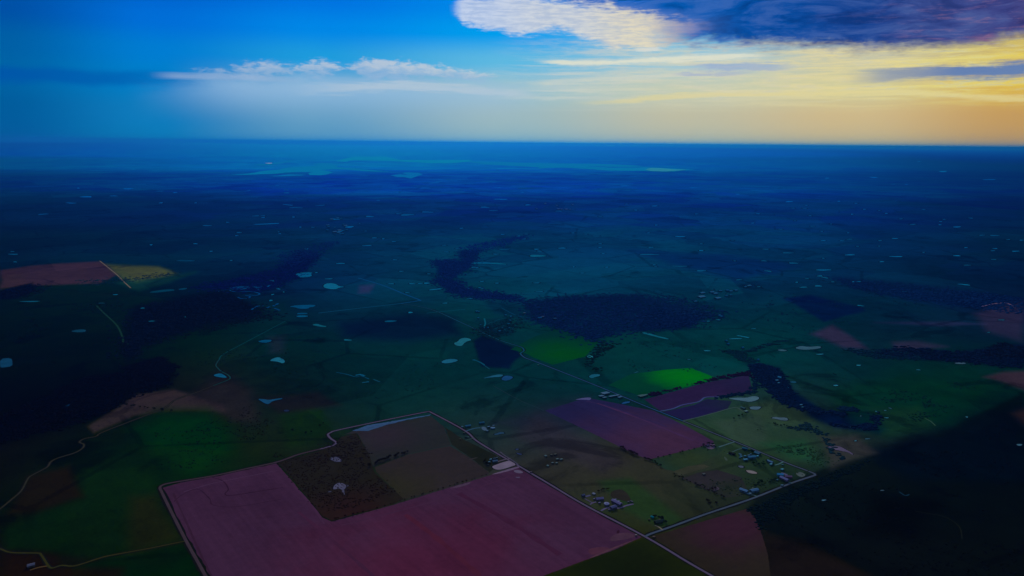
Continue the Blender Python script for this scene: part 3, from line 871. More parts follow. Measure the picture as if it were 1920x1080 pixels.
def pond(outline, col, name='pond_water', z=0.5, bank=True, spec=None, seed=0):
    cx = sum(p[0] for p in outline) / len(outline)
    cy = sum(p[1] for p in outline) / len(outline)
    g = ground_point(cx, cy)
    dist = math.hypot(g.x, g.y)
    z = z + dist / 12000.0
    me = sheet_mesh(name, outline, z)
    if spec is None:
        spec = 0.0
    mats = [water_mat(albedo_at(col, cx, cy), spec, 0.45)]
    if bank:
        n0 = len(me.vertices)
        big = []
        for x, y in outline:
            L = math.hypot(x - cx, (y - cy) * 2) + 1e-6
            k = 1 + min(1.0, 0.9 / L * 2)
            big.append((cx + (x - cx) * k, cy + (y - cy) * (1 + min(0.8, 1.2 / (abs(y - cy) * 2 + L * 0.3 + .5)))))
        lo = sheet_mesh(name, big, z - 0.1 - dist / 30000.0)
        b2 = bmesh.new()
        b2.from_mesh(me)
        nf = len(b2.faces)
        b2.from_mesh(lo)
        b2.faces.ensure_lookup_table()
        for i, f in enumerate(b2.faces):
            f.material_index = 0 if i < nf else 1
        b2.to_mesh(me)
        b2.free()
        mats.append(matte('damp bank', tuple(v * 0.30 for v in albedo_at((18, 34, 50) if cy < 760 else (24, 28, 32), cx, cy)), 1.0, 0.0, 0.3))
    return link(name, me, mats, kind='structure')


def zp(ox, oy, s, pts):
    return [(ox + x / s, oy + y / s) for x, y in pts]


def oval(x, y, w, h, tilt=0.0, seed=0, n=14):
    rnd = random.Random(seed)
    p1, p2 = rnd.uniform(0, 6.28), rnd.uniform(0, 6.28)
    out = []
    for i in range(n):
        a = 2 * math.pi * i / n
        k = 1 + 0.18 * math.sin(2 * a + p1) + 0.16 * math.sin(3 * a + p2)
        out.append((x + w / 2 * math.cos(a) * k, y + h / 2 * math.sin(a) * k + tilt * w / 2 * math.cos(a)))
    return out


BIG = [
 (zp(540,820,6.75,[(520,265),(600,242),(650,262),(682,285),(676,308),(600,308),(550,290)]), (72,76,108)),
 (zp(540,820,6.75,[(565,655),(590,600),(640,574),(690,578),(730,605),(775,605),(770,614),(735,625),(715,660),(712,700),(722,725),(712,728),(700,700),(682,692),(690,670),(640,640),(600,660)]), (74,76,106)),
 (zp(540,820,6.75,[(500,688),(552,676),(550,690),(515,697)]), (66,68,96)),
 (zp(850,780,9,[(648,855),(690,832),(890,762),(950,756),(1000,775),(1062,822),(1000,848),(810,905),(730,905),(680,888)]), (106,98,124)),
 (zp(850,780,9,[(1040,555),(1105,548),(1100,570),(1060,572)]), (46,62,104)),
 (zp(850,780,9,[(1055,612),(1095,630),(1160,640),(1150,655),(1085,645)]), (46,62,110)),
 (zp(1340,690,6.354,[(148,364),(270,350),(380,356),(430,338),(500,336),(538,356),(500,385),(420,406),(330,392),(230,376)]), (68,104,124)),
 (zp(1340,690,6.354,[(415,470),(440,458),(560,460),(540,480),(520,496),(450,494),(420,485)]), (66,98,122)),
 (zp(1340,690,6.354,[(668,598),(710,580),(770,590),(850,588),(880,612),(860,628),(790,622),(730,606)]), (66,92,112)),
 (zp(1340,690,6.354,[(1318,948),(1380,930),(1480,928),(1540,958),(1610,995),(1655,1025),(1640,1034),(1590,1002),(1480,982),(1380,964)]), (78,74,104)),
 (zp(1330,820,9,[(478,480),(540,474),(585,492),(575,515),(530,516),(495,500)]), (66,78,102)),
 (zp(1330,820,9,[(610,555),(680,552),(760,572),(812,600),(800,615),(720,612),(650,595)]), (110,108,116)),
 (zp(1200,700,3.6,[(1505,362),(1540,345),(1572,350),(1576,372),(1550,378),(1520,370)]), (58,86,118)),
 (zp(1300,460,3.097,[(585,597),(625,583),(665,590),(735,585),(745,596),(690,605),(630,606)]), (50,92,116)),
 (zp(1300,460,3.097,[(482,608),(515,603),(550,610),(520,616)]), (44,86,108)),
 (zp(1300,460,3.097,[(555,792),(585,787),(604,796),(580,801)]), (20,74,104)),
 (zp(1300,460,3.097,[(815,813),(830,806),(845,814),(825,820)]), (16,70,120)),
 (zp(1300,460,3.097,[(1512,684),(1550,677),(1588,684),(1570,690),(1530,688)]), (52,84,108)),
 (zp(400,480,3.6,[(547,130),(570,115),(640,110),(675,112),(655,122),(668,128),(655,140),(600,145),(565,140)]), (6,94,142)),
 (zp(400,480,3.6,[(738,208),(755,186),(800,183),(830,190),(850,205),(890,208),(850,213),(825,225),(775,222)]), (12,104,146)),
 (zp(400,480,3.6,[(505,343),(560,332),(690,328),(688,340),(650,346),(640,356),(575,356),(555,346)]), (4,76,122)),
 (zp(400,480,3.6,[(556,392),(580,383),(635,384),(638,390),(600,394)]), (4,76,120)),
 (zp(400,480,3.6,[(553,405),(590,400),(640,402),(636,410),(580,414)]), (6,84,128)),
 (zp(400,480,3.6,[(660,464),(700,456),(730,468),(768,474),(755,480),(710,476)]), (12,90,116)),
 (zp(400,480,3.6,[(295,576),(340,566),(398,565),(385,580),(340,587)]), (4,76,118)),
 (zp(400,480,3.6,[(378,708),(405,690),(440,682),(470,695),(486,712),(470,726),(440,714),(410,710)]), (26,106,138)),
 (zp(400,480,3.6,[(1620,588),(1650,578),(1668,556),(1710,551),(1750,566),(1700,580),(1678,608),(1640,606)]), (26,104,128)),
 (zp(400,480,3.6,[(1534,718),(1560,700),(1620,693),(1656,702),(1630,716),(1570,726)]), (24,98,132)),
 (zp(400,480,3.6,[(298,964),(340,966),(375,972),(460,958),(470,964),(400,978),(375,1000),(355,998),(325,980)]), (20,74,116)),
 (zp(400,480,3.6,[(0,802),(50,790),(75,805),(97,822),(50,820),(10,812)]), (14,86,126)),
 (zp(400,480,3.6,[(470,1042),(500,1036),(518,1044),(490,1052)]), (28,44,82)),
 (zp(400,480,3.6,[(105,212),(150,206),(235,204),(258,212),(220,224),(150,228),(115,224)]), (2,66,122)),
 (zp(400,480,3.6,[(245,200),(300,208),(340,200),(310,216),(308,228),(320,234),(300,232),(285,214)]), (2,58,112)),
 (zp(400,480,3.6,[(1150,440),(1190,434),(1242,436),(1230,442),(1170,448)]), (4,80,122)),
 (zp(400,480,3.6,[(1735,46),(1770,38),(1880,44),(1880,50),(1800,50)]), (4,86,136)),
 (zp(800,460,3.375,[(275,112),(300,104),(400,110),(460,110),(520,122),(450,120),(360,116),(290,118)]), (6,92,132)),
 (zp(800,460,3.375,[(648,68),(665,58),(735,62),(762,66),(730,72),(670,74)]), (8,96,136)),
 (zp(800,460,3.375,[(1352,553),(1385,550),(1450,570),(1535,590),(1528,596),(1440,577)]), (14,96,122)),
 (zp(800,460,3.375,[(1010,704),(1030,692),(1052,700),(1055,716),(1035,712)]), (30,112,130)),
 (zp(800,460,3.375,[(1022,830),(1050,814),(1096,816),(1098,826),(1070,832),(1045,842)]), (22,94,122)),
 (zp(800,460,3.375,[(345,844),(400,828),(460,815),(488,820),(470,832),(420,834)]), (26,88,120)),
 (zp(800,460,3.375,[(468,848),(490,826),(520,824),(550,834),(530,850),(500,858)]), (20,70,120)),
 (zp(800,460,3.375,[(1228,1003),(1250,990),(1290,986),(1285,996),(1250,1003)]), (24,74,128)),
 (zp(0,460,3.375,[(0,718),(70,712),(80,740),(75,765),(20,774),(0,772)]), (14,64,100)),
 (zp(0,460,3.375,[(440,545),(490,532),(540,532),(545,545),(510,552)]), (12,62,92)),
 (zp(0,460,3.375,[(935,298),(1000,284),(1090,276),(1112,285),(1060,292),(980,300)]), (4,62,92)),
 (zp(0,460,3.375,[(1125,276),(1180,268),(1186,276),(1140,284)]), (4,64,98)),
 (zp(0,460,3.375,[(405,1016),(440,1004),(462,1002),(440,1018)]), (8,48,90)),
 (zp(0,460,3.375,[(616,366),(645,361),(670,366),(640,370)]), (10,58,84)),
 (zp(0,460,3.375,[(1095,98),(1160,90),(1250,96),(1200,104)]), (2,62,102)),
 (zp(850,780,9,[(690,300),(740,290),(780,272),(850,270),(868,298),(800,302),(740,318),(690,318)]), (34,66,98)),
]
for i, (ol, c) in enumerate(BIG):
    pond(rough_outline(round_outline(ol, 1), 2.0, 0.16, i), tuple(v * 0.84 for v in c), seed=i)

# creek bends and ditches with standing water
for k, (pl, wdt, c) in enumerate((
        (zp(400,480,3.6,[(108,230),(140,240),(250,240),(305,250),(308,260),(280,266),(240,262)]), 8, (2,60,112)),
        (zp(400,480,3.6,[(165,278),(190,287),(235,285),(246,272),(215,264)]), 8, (2,56,106)),
        (zp(400,480,3.6,[(365,208),(385,195),(412,191)]), 12, (2,62,112)),
        (zp(400,480,3.6,[(258,362),(275,350),(300,338),(340,336)]), 10, (2,58,108)),
        (zp(400,480,3.6,[(360,350),(380,342)]), 12, (2,60,108)),
        (zp(400,480,3.6,[(405,338),(420,330),(438,320)]), 12, (2,60,110)),
        (zp(400,480,3.6,[(410,352),(430,358),(448,366)]), 10, (2,54,100)),
        (zp(400,480,3.6,[(36,240),(45,232),(100,228)]), 7, (2,50,96)),
        (zp(400,480,3.6,[(830,785),(900,798),(960,815),(1000,810),(1050,830)]), 5, (8,60,88)),
        (zp(400,480,3.6,[(960,806),(990,800),(1020,810)]), 10, (10,72,104)),
        (zp(400,480,3.6,[(1005,855),(1050,848)]), 8, (14,66,92)),
        (zp(400,480,3.6,[(1080,832),(1125,850)]), 6, (12,58,80)),
        (zp(400,480,3.6,[(1750,700),(1790,712),(1830,735)]), 7, (10,66,92)))):
    link('creek_water', ribbon_mesh('creek_water', pl, wdt, 1.0, True, 0.3, k), [water_mat(albedo_at(c, *pl[0]), 0.0, 0.45)], kind='structure')

# the lake far away and its arms
LAKE = [
 zp(400,250,3.43,[(110,266),(230,258),(330,240),(420,234),(480,220),(620,212),(680,206),(640,200),(700,192),(760,196),(800,205),(790,215),(850,224),(960,232),(1060,240),(1130,246),(1050,246),(960,242),(880,234),(760,230),(690,236),(740,244),(770,250),(740,262),(690,270),(620,268),(610,258),(640,248),(560,248),(470,252),(400,260),(240,266)]),
 zp(400,250,3.43,[(370,276),(480,264),(600,266),(560,272),(440,276)]),
 zp(400,250,3.43,[(250,206),(300,200),(340,196),(420,186),(510,174),(500,182),(420,196),(330,206)]),
 zp(400,250,3.43,[(1140,270),(1200,262),(1250,268),(1215,256),(1240,250),(1320,254),(1346,264),(1310,276),(1270,290),(1230,282),(1180,280)]),
 zp(400,250,3.43,[(780,178),(900,150),(1100,148),(1200,170),(1400,172),(1660,170),(1640,182),(1560,190),(1400,192),(1300,186),(1150,178),(900,172),(850,182)]),
 zp(860,250,3.43,[(0,172),(60,172),(100,180),(240,182),(420,190),(660,194),(900,196),(1100,204),(1210,212),(1100,216),(900,213),(820,212),(1000,222),(1200,218),(1280,220),(1400,226),(1530,236),(1440,238),(1390,246),(1300,246),(1200,242),(960,240),(840,230),(700,220),(600,220),(520,226),(515,218),(400,212),(300,206),(180,200),(60,184),(0,184)]),
]
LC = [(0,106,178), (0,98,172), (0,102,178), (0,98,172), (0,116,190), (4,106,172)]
for i, ol in enumerate(LAKE):
    pond(rough_outline(ol, 3.0, 0.25, 70 + i), LC[i], 'lake_water', 3.0, False, 0.0, i)
pond(zp(860,250,3.43,[(1200,234),(1230,222),(1300,224),(1400,232),(1470,234),(1400,240),(1330,245),(1240,242)]), (36,120,156), 'lake_water', 6.0, False, 0.0)
pond(oval(504,306,11,1.6,0,3), (170,185,180), 'pond_water', 6.0, False, 0.0)

DASH = []


def dash(ox, oy, s, rows, dk=0):
    for r in rows:
        x, y, w = r[:3]
        h = r[3] if len(r) > 3 else max(6.5, min(9, w * 0.2))
        DASH.append((ox + x / s, oy + y / s, w / s, h / s, r[4] if len(r) > 4 else 0.0))


dash(400,250,3.43,[(410,335,30),(470,365,30),(470,383,35),(480,460,60,8,.1),(530,478,80),(690,463,75,8,-.05),(1060,432,25),(1360,352,60),(1420,318,60,7,-.06),(1450,310,50),(1510,295,35),(1590,364,35),(1655,353,30),(1830,350,40),(1850,424,80),(1745,475,60,9),(1800,497,55,9),(275,531,50),(320,528,30),(320,540,30),(515,538,20),(350,582,150,9,-.05),(90,572,20),(165,637,35),(420,633,15),(428,645,18),(560,603,18),(600,743,22),(1005,535,50,14),(1190,516,40),(1245,524,90,20),(1375,506,75),(780,552,60,9),(875,602,60,13),(815,630,60,12,-.2),(825,645,40,8),(980,628,18),(1035,672,40),(1093,678,20),(1160,695,25),(990,722,60),(940,579,12),(1485,720,35),(1500,762,35),(1595,610,25),(1860,650,25),(1815,777,35),(1570,740,30),(800,550,30),(640,604,25),(150,658,25)])
dash(860,250,3.43,[(1035,326,160,9),(1075,337,80),(1085,368,50),(425,354,110),(640,384,180,9),(410,380,25),(275,424,80),(445,460,40),(645,500,40),(1600,388,105,9),(1610,357,70),(1510,350,50),(1600,248,25),(1260,467,40),(1530,518,25),(910,536,25),(435,648,25),(385,660,35),(420,678,30),(280,650,20),(735,640,20),(818,648,25),(885,660,45),(910,709,30),(910,733,25),(665,738,45),(500,745,40),(520,758,40,9,.1),(290,747,60),(240,777,35),(930,773,25),(1425,664,60),(1220,640,20),(1560,710,25),(1760,690,20),(1560,755,35),(1235,733,30),(1270,590,18),(1140,493,20),(1080,455,20),(1025,272,25),(250,236,20)])
dash(1360,250,3.43,[(955,283,55),(655,288,30),(1400,245,60),(1700,297,75),(1245,180,18),(1080,327,25),(1165,328,20),(80,391,25),(410,439,50),(520,463,20),(510,482,35),(435,481,30),(840,450,25),(730,437,20),(210,517,25),(545,530,20),(560,597,30),(448,562,16),(680,583,14),(175,577,25),(630,690,35),(750,691,30),(400,769,80),(260,745,50),(45,690,20),(1035,515,25),(815,520,20),(895,488,25),(1275,490,25),(1205,586,40,10),(1408,553,25),(1385,567,25),(1380,588,22),(1490,602,55),(1580,545,30),(1730,657,65,10),(1820,683,30),(1905,687,30),(1735,741,30),(1865,758,45),(1720,755,30),(1650,655,40),(990,725,20),(995,690,25),(1090,676,40),(790,640,15),(620,630,18),(850,727,25),(800,681,40),(805,782,45),(1490,787,50),(1547,735,22),(1275,765,18),(355,617,30),(990,497,20),(1130,550,22)])
dash(0,250,3,[(750,202,20),(440,308,15),(485,357,80),(400,392,60),(240,455,60,7,-.1),(640,352,40),(720,312,60),(905,391,25),(985,333,25),(1100,391,20),(900,325,40),(1165,519,50),(1345,558,30),(1100,621,25),(1187,663,20),(1280,500,20),(70,665,25),(75,680,50),(85,723,20),(850,627,20),(1725,650,20),(1300,715,20),(1610,318,30),(1610,333,30),(1400,320,20)])
dash(1300,460,3.097,[(45,30,30),(910,55,55),(755,75,15),(240,90,18),(410,90,40),(580,103,60),(1180,65,70),(1095,95,30),(1525,60,35),(1745,82,30),(1590,115,40),(435,150,50,9,.12),(45,148,50),(755,143,80,9),(735,178,40),(765,188,40,8,.2),(660,193,25),(810,212,25),(945,211,50),(600,214,18),(725,236,50),(640,243,50),(380,240,25),(265,200,40),(1575,228,70,9,.08),(1225,268,25),(970,350,40,8,.1),(75,440,40),(145,432,35),(350,483,30),(245,542,70,9),(290,530,70,6,.2),(80,612,40),(735,632,45),(1790,433,35),(1715,505,20)])
dash(400,480,3.6,[(780,154,50,9),(695,112,20),(860,50,55),(1225,25,30),(400,167,50,9,.12),(438,222,30,14),(1200,187,50),(1340,187,45),(1395,185,30),(1440,183,50,12),(1310,247,40),(1500,225,80,9,-.15),(1455,120,30),(1268,103,30),(905,567,50,10),(1330,381,35,12),(1565,318,35,10),(1730,286,40),(1770,78,50),(388,300,24,14),(400,260,25,7,-.2),(475,243,12,8)])
dash(800,460,3.375,[(300,140,45),(695,237,50),(715,292,45),(985,175,25),(930,136,15),(1140,138,25),(1440,123,28),(1450,135,20),(1405,58,140,12),(445,239,28),(350,228,25),(275,336,35),(55,278,80,9,-.1),(1600,132,90),(1660,722,25),(1325,803,30,6,-.2),(265,275,20,7,.3),(345,270,30,6,.25)])
dash(1200,700,3.6,[(1455,455,16,12),(1535,442,35,8),(1690,236,30,8,.3),(1655,250,20,8),(1600,258,25,8,.3),(1665,300,30,7),(1240,856,30,14),(1635,790,25,10),(1490,288,14,8),(1415,362,16,8)])
dash(0,460,3.375,[(965,480,42,9),(903,397,25),(730,312,28),(1170,456,14,12,-.5),(190,355,140,9)])
dash(1400,640,2.454,[(1255,476,30,12),(1013,348,12,8),(410,203,20,9),(515,110,25,7),(790,131,20,6)])
for i, (x, y, w, h, tl) in enumerate(DASH):
    f = min(1.0, max(0.0, (y - 300) / 380))
    up = 1 + 0.15 * (math.sin(i * 7.3))
    up = 1 + 0.13 * math.sin(i * 7.3)
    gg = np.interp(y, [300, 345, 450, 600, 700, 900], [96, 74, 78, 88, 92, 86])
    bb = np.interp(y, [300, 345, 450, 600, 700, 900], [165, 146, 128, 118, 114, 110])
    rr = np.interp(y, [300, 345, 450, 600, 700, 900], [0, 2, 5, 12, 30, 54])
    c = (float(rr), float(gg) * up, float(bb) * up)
    pond(oval(x, y, w, h * 0.62, tl, i, 12), c, 'pond_water', 0.8, y > 380, None, i)

# ------------------------------------------------------------------ woods and brush
ICO_V, ICO_F = None, None
bm = bmesh.new()
bmesh.ops.create_icosphere(bm, subdivisions=1, radius=1.0)
ICO_V = np.array([v.co[:] for v in bm.verts])
ICO_F = np.array([[v.index for v in f.verts] for f in bm.faces])
bm.free()
bm = bmesh.new()
bmesh.ops.create_icosphere(bm, subdivisions=2, radius=1.0)
ICO2_V = np.array([v.co[:] for v in bm.verts])
ICO2_F = np.array([[v.index for v in f.verts] for f in bm.faces])
bm.free()


def in_poly(x, y, poly):
    c = False
    n = len(poly)
    for i in range(n):
        ax, ay = poly[i]
        bx, by = poly[(i + 1) % n]
        if (ay > y) != (by > y) and x < (bx - ax) * (y - ay) / (by - ay) + ax:
            c = not c
    return c


def wood_points(poly, count, rnd, clump=0.0):
    """Places for trees inside an outline, even over the ground and gathered in drifts."""
    bx = [p[0] for p in poly]
    by = [p[1] for p in poly]
    dmax = ground_point(0, min(by)).y
    out = []
    tries = 0
    while len(out) < count and tries < count * 60:
        tries += 1
        x, y = rnd.uniform(min(bx), max(bx)), rnd.uniform(min(by), max(by))
        if not in_poly(x, y, poly):
            continue
        g = ground_point(x, y)
        if rnd.random() > (g.y / dmax) ** 2:
            continue
        if clump and float(fbm(np.array([g.x / 160]), np.array([g.y / 160]), 5)[0]) < clump:
            continue
        out.append(g)
    return out


def clump_mesh(name, pts, size, rnd, hi=False, flat=1.0):
    V0, F0 = (ICO2_V, ICO2_F) if hi else (ICO_V, ICO_F)
    rs = np.random.RandomState(rnd.randint(0, 10 ** 6))
    vs, fs = [], []
    for k, p in enumerate(pts):
        r = size * rnd.uniform(0.55, 1.25)
        v = V0 * (1 + rs.uniform(-0.28, 0.28, (len(V0), 1))) * np.array([r * rnd.uniform(.8, 1.3), r * rnd.uniform(.8, 1.3), r * rnd.uniform(.6, .9) * flat])
        v = v + np.array([p.x, p.y, r * 0.5 * flat])
        fs.append(F0 + len(vs) * len(V0))
        vs.append(v)
    V, F = np.concatenate(vs), np.concatenate(fs)
    me = bpy.data.meshes.new(name)
    me.vertices.add(len(V))
    me.vertices.foreach_set('co', V.astype(np.float32).ravel())
    me.loops.add(F.size)
    me.loops.foreach_set('vertex_index', F.astype(np.int32).ravel())
    me.polygons.add(len(F))
    me.polygons.foreach_set('loop_start', (np.arange(len(F)) * 3).astype(np.int32))
    me.update(calc_edges=True)
    return me


WOODS = [
 # outline, colour, trees, crown size, drift
 ([(985,566),(1060,556),(1190,552),(1330,590),(1290,614),(1150,626),(1110,640),(1040,615),(1000,600)], (0,21,55), 2600, 8, 0),
 ([(1190,552),(1260,556),(1330,575),(1370,590),(1330,600),(1260,585)], (0,24,56), 500, 8, 0),
 ([(814,486),(868,490),(862,472),(905,468),(880,502),(852,522),(816,518),(842,508),(818,497)], (0,25,68), 900, 9, 0),
 ([(815,521),(850,525),(885,544),(960,553),(985,566),(900,560),(862,556),(838,542),(824,534)], (0,22,62), 900, 8, 0),
 ([(868,465),(950,446),(1000,440),(960,455),(890,472)], (0,30,82), 400, 10, 0),
 ([(1560,522),(1700,532),(1920,560),(1920,588),(1700,558),(1600,540)], (0,24,60), 900, 9, 0),
 ([(1405,672),(1425,680),(1460,690),(1480,730),(1540,770),(1650,775),(1640,806),(1560,796),(1505,772),(1470,757),(1440,735),(1412,705)], (0,18,46), 1300, 6, -.05),
 ([(1540,745),(1640,740),(1655,775),(1600,785),(1560,775)], (0,22,46), 300, 6, .02),
 ([(1350,655),(1395,658),(1450,640),(1480,636),(1440,648),(1395,664),(1420,678),(1400,680)], (0,30,48), 260, 6, 0),
 ([(1690,648),(1790,660),(1920,645),(1920,690),(1800,680),(1640,665)], (0,17,44), 700, 8, 0),
 ([(1860,650),(1885,643),(1920,652),(1920,670),(1850,668)], (0,12,34), 300, 8, 0),
 ([(1580,655),(1690,655),(1740,676),(1640,672)], (0,28,50), 250, 7, 0),
 ([(360,540),(520,505),(560,470),(600,475),(560,520),(500,545)], (0,18,62), 900, 9, 0),
 ([(250,575),(420,545),(520,590),(390,610),(270,650),(240,690),(225,650)], (0,13,36), 900, 8, .0),
 ([(95,735),(160,705),(330,688),(325,722),(250,745),(200,775),(130,798),(0,832),(0,780)], (0,6,20), 1500, 5.5, .0),
 ([(230,690),(300,668),(340,690),(260,700)], (0,5,22), 300, 6, 0),
 ([(0,548),(60,532),(72,545),(30,560),(0,562)], (0,13,26), 200, 8, 0),
 ([(150,526),(240,522),(330,510),(330,514),(240,527),(170,531)], (6,30,50), 120, 8, 0),
 ([(1130,640),(1165,645),(1120,668),(1105,690),(1130,690),(1118,700),(1095,680),(1108,662)], (0,24,36), 140, 6, .0),
 ([(1225,738),(1290,722),(1345,709),(1402,697),(1415,712),(1402,702),(1330,713),(1212,744)], (14,12,40), 320, 5, 0),
 ([(1411,704),(1416,712),(1418,735),(1385,742),(1340,747),(1340,744),(1410,733)], (0,22,46), 160, 5, 0),
 ([(520,480),(600,455),(640,450),(600,478),(540,500)], (0,28,72), 400, 9, 0),
 ([(360,615),(440,600),(500,590),(530,592),(440,608),(385,622)], (0,14,24), 220, 6, 0),
 ([(890,620),(950,600),(985,590),(980,612),(930,632),(900,632)], (0,22,42), 200, 6, .0),
 ([(1470,800),(1520,795),(1545,812),(1560,850),(1600,870),(1570,850),(1550,815)], (8,30,44), 120, 5, 0),
 ([(1404,956),(1440,938),(1480,922),(1536,898),(1640,856),(1600,886),(1500,930),(1440,975),(1430,1000),(1415,970)], (2,15,26), 380, 4, .02),
]
rw = random.Random(11)
for i, (poly, c, n, sz, dr) in enumerate(WOODS):
    cx = sum(p[0] for p in poly) / len(poly)
    cy = sum(p[1] for p in poly) / len(poly)
    col = tuple(v * (1.9 if cy < 650 else 1.05) + 0.002 for v in albedo_at(c, cx, cy))
    pts = wood_points(rough_outline(poly, 8, 2.0, i), n, rw, dr if dr else 0.0)
    sz = sz * 0.85
    pts = pts + pts
    pts = [p + Vector((rw.gauss(0, sz * (4 if cy < 650 else 1.2)), rw.gauss(0, sz * (6 if cy < 650 else 1.2)), 0)) for p in pts]
    if pts:
        link('woods', clump_mesh('woods', pts, sz, rw, False, 0.24), [matte('dark foliage', col, 1.0, 0.0, 0.35, 0.02)], kind='stuff')

BRUSH = [
 ([(521,868),(600,845),(627,833),(640,819),(668,812),(690,848),(702,885),(757,936),(740,944),(622,976),(604,967),(580,937),(541,891)], (16,12,16), 520, 3.2, -.04),
 ([(600,835),(665,815),(690,850),(690,890),(650,905),(640,870)], (16,14,24), 260, 3.4, 0),
 ([(1400,780),(1480,770),(1540,810),(1600,850),(1540,880),(1450,850),(1400,820)], (16,34,30), 150, 3.4, .05),
 ([(0,900),(150,870),(300,800),(440,780),(500,840),(380,880),(150,880)], (2,12,6), 150, 3.4, .06),
 ([(440,740),(640,745),(620,830),(520,860),(450,820)], (10,14,16), 130, 3.6, .04),
 ([(1240,870),(1340,840),(1520,885),(1400,930),(1300,915)], (14,26,26), 110, 3.0, .03),
 ([(1420,960),(1640,880),(1900,780),(1920,1080),(1650,1080),(1500,1010)], (0,7,14), 500, 3.5, .03),
 ([(1560,700),(1750,690),(1850,740),(1700,800),(1600,790)], (0,26,34), 160, 5, .06),
 ([(300,640),(520,620),(560,700),(400,700)], (0,20,26), 130, 4.5, .05),
 ([(560,620),(860,640),(860,760),(620,740)], (0,26,36), 90, 4.0, .1),
 ([(1120,640),(1350,640),(1400,690),(1200,700)], (0,32,44), 90, 5, .07),
 ([(1050,560),(1500,520),(1900,540),(1700,600),(1400,640)], (0,26,52), 260, 7, .06),
 ([(60,560),(230,560),(220,680),(20,690)], (0,12,14), 160, 5, .04),
]
for i, (poly, c, n, sz, dr) in enumerate(BRUSH):
    cx = sum(p[0] for p in poly) / len(poly)
    cy = sum(p[1] for p in poly) / len(poly)
    pts = wood_points(poly, n, rw, dr)
    pts = [p + Vector((rw.gauss(0, sz * 1.6), rw.gauss(0, sz * 1.6), 0)) for p in pts for _ in range(rw.choice((1, 1, 2, 3)))]
    if pts:
        link('undergrowth', clump_mesh('undergrowth', pts, sz * 0.58, rw, False, 0.55), [matte('brush', tuple(v * 1.9 + 0.003 for v in albedo_at(c, cx, cy)), 1.0, 0.0, 0.3, 0.05)], kind='stuff')

# ------------------------------------------------------------------ single trees and bushes
def box(bm_, x0, x1, y0, y1, z0, z1):
    v = [bm_.verts.new((x, y, z)) for z in (z0, z1) for x, y in ((x0, y0), (x1, y0), (x1, y1), (x0, y1))]
    for f in ((3, 2, 1, 0), (4, 5, 6, 7), (0, 1, 5, 4), (1, 2, 6, 5), (2, 3, 7, 6), (3, 0, 4, 7)):
        bm_.faces.new([v[k] for k in f])


def done(bm_, name):
    me = bpy.data.meshes.new(name)
    bm_.to_mesh(me)
    bm_.free()
    return me


def trunk_mesh(rnd):
    b = bmesh.new()
    rings = [(0.30, 0.0), (0.20, 1.2), (0.15, 2.6), (0.05, 4.6)]
    prev_ = None
    for r, z in rings:
        ring = [b.verts.new((r * math.cos(q * math.pi / 3) + z * 0.03, r * math.sin(q * math.pi / 3), z)) for q in range(6)]
        if prev_:
            for q in range(6):
                b.faces.new((prev_[q], prev_[(q + 1) % 6], ring[(q + 1) % 6], ring[q]))
        prev_ = ring
    for k in range(4):
        an = k * 1.6 + rnd.uniform(-.3, .3)
        p0, p1 = Vector((0.05, 0, 1.6 + k * .3)), Vector((1.5 * math.cos(an), 1.5 * math.sin(an), 3.0 + k * .3))
        u = Vector((-math.sin(an), math.cos(an), 0))
        w = Vector((0, 0, 1))
        r0 = [b.verts.new(p0 + s * u * .09 + t * w * .09) for s, t in ((1, 0), (0, 1), (-1, 0), (0, -1))]
        r1 = [b.verts.new(p1 + s * u * .03 + t * w * .03) for s, t in ((1, 0), (0, 1), (-1, 0), (0, -1))]
        for q in range(4):
            b.faces.new((r0[q], r0[(q + 1) % 4], r1[(q + 1) % 4], r1[q]))
    return done(b, 'trunk')


def crown_mesh(rnd):
    """Leaf sprays spread through a crown of uneven outline."""
    vs, fs = [], []
    for k in range(26):
        th, ph = rnd.uniform(0, 6.28), rnd.uniform(-0.6, 1.0)
        rr = rnd.uniform(0.5, 1.0) ** 0.5
        c = Vector((math.cos(th) * 1.9 * rr, math.sin(th) * 1.9 * rr, 3.4 + ph * 1.6 * rr))
        for q in range(18):
            d = Vector((rnd.gauss(0, .42), rnd.gauss(0, .42), rnd.gauss(0, .34)))
            n_ = Vector((rnd.gauss(0, 1), rnd.gauss(0, 1), rnd.gauss(0.6, 1))).normalized()
            t_ = n_.orthogonal().normalized()
            b_ = n_.cross(t_)
            s = rnd.uniform(.22, .46)
            p = c + d
            n0 = len(vs)
            vs += [p + t_ * s, p + b_ * s * .7, p - t_ * s, p - b_ * s * .7]
            fs.append((n0, n0 + 1, n0 + 2, n0 + 3))
    return mesh('crown', vs, fs)


rt = random.Random(5)
bark = matte('bark', (0.05, 0.04, 0.035), 1.0, 0.0, 0.3, 2.0)
TREES = []
for k in range(3):
    root = bpy.data.objects.new('tree', None)
    tr = link('trunk', trunk_mesh(rt), [bark], root)
    cr = link('crown', crown_mesh(rt), [matte('leaves', (0.02, 0.03, 0.02), 1.0, 0.0, 0.35, 1.5)], root)
    TREES.append((root, tr, cr))
used = set()


def copy_thing(root, parts, loc, rz, scale, label, cat, group):
    r = root.copy()
    C.objects.link(r)
    r.location = loc
    r.rotation_euler = (0, 0, rz)
    r.scale = scale
    r['label'] = label
    r['category'] = cat
    if group:
        r['group'] = group
    out = []
    for p in parts:
        c = p.copy()
        C.objects.link(c)
        c.parent = r
        out.append(c)
    return r, out


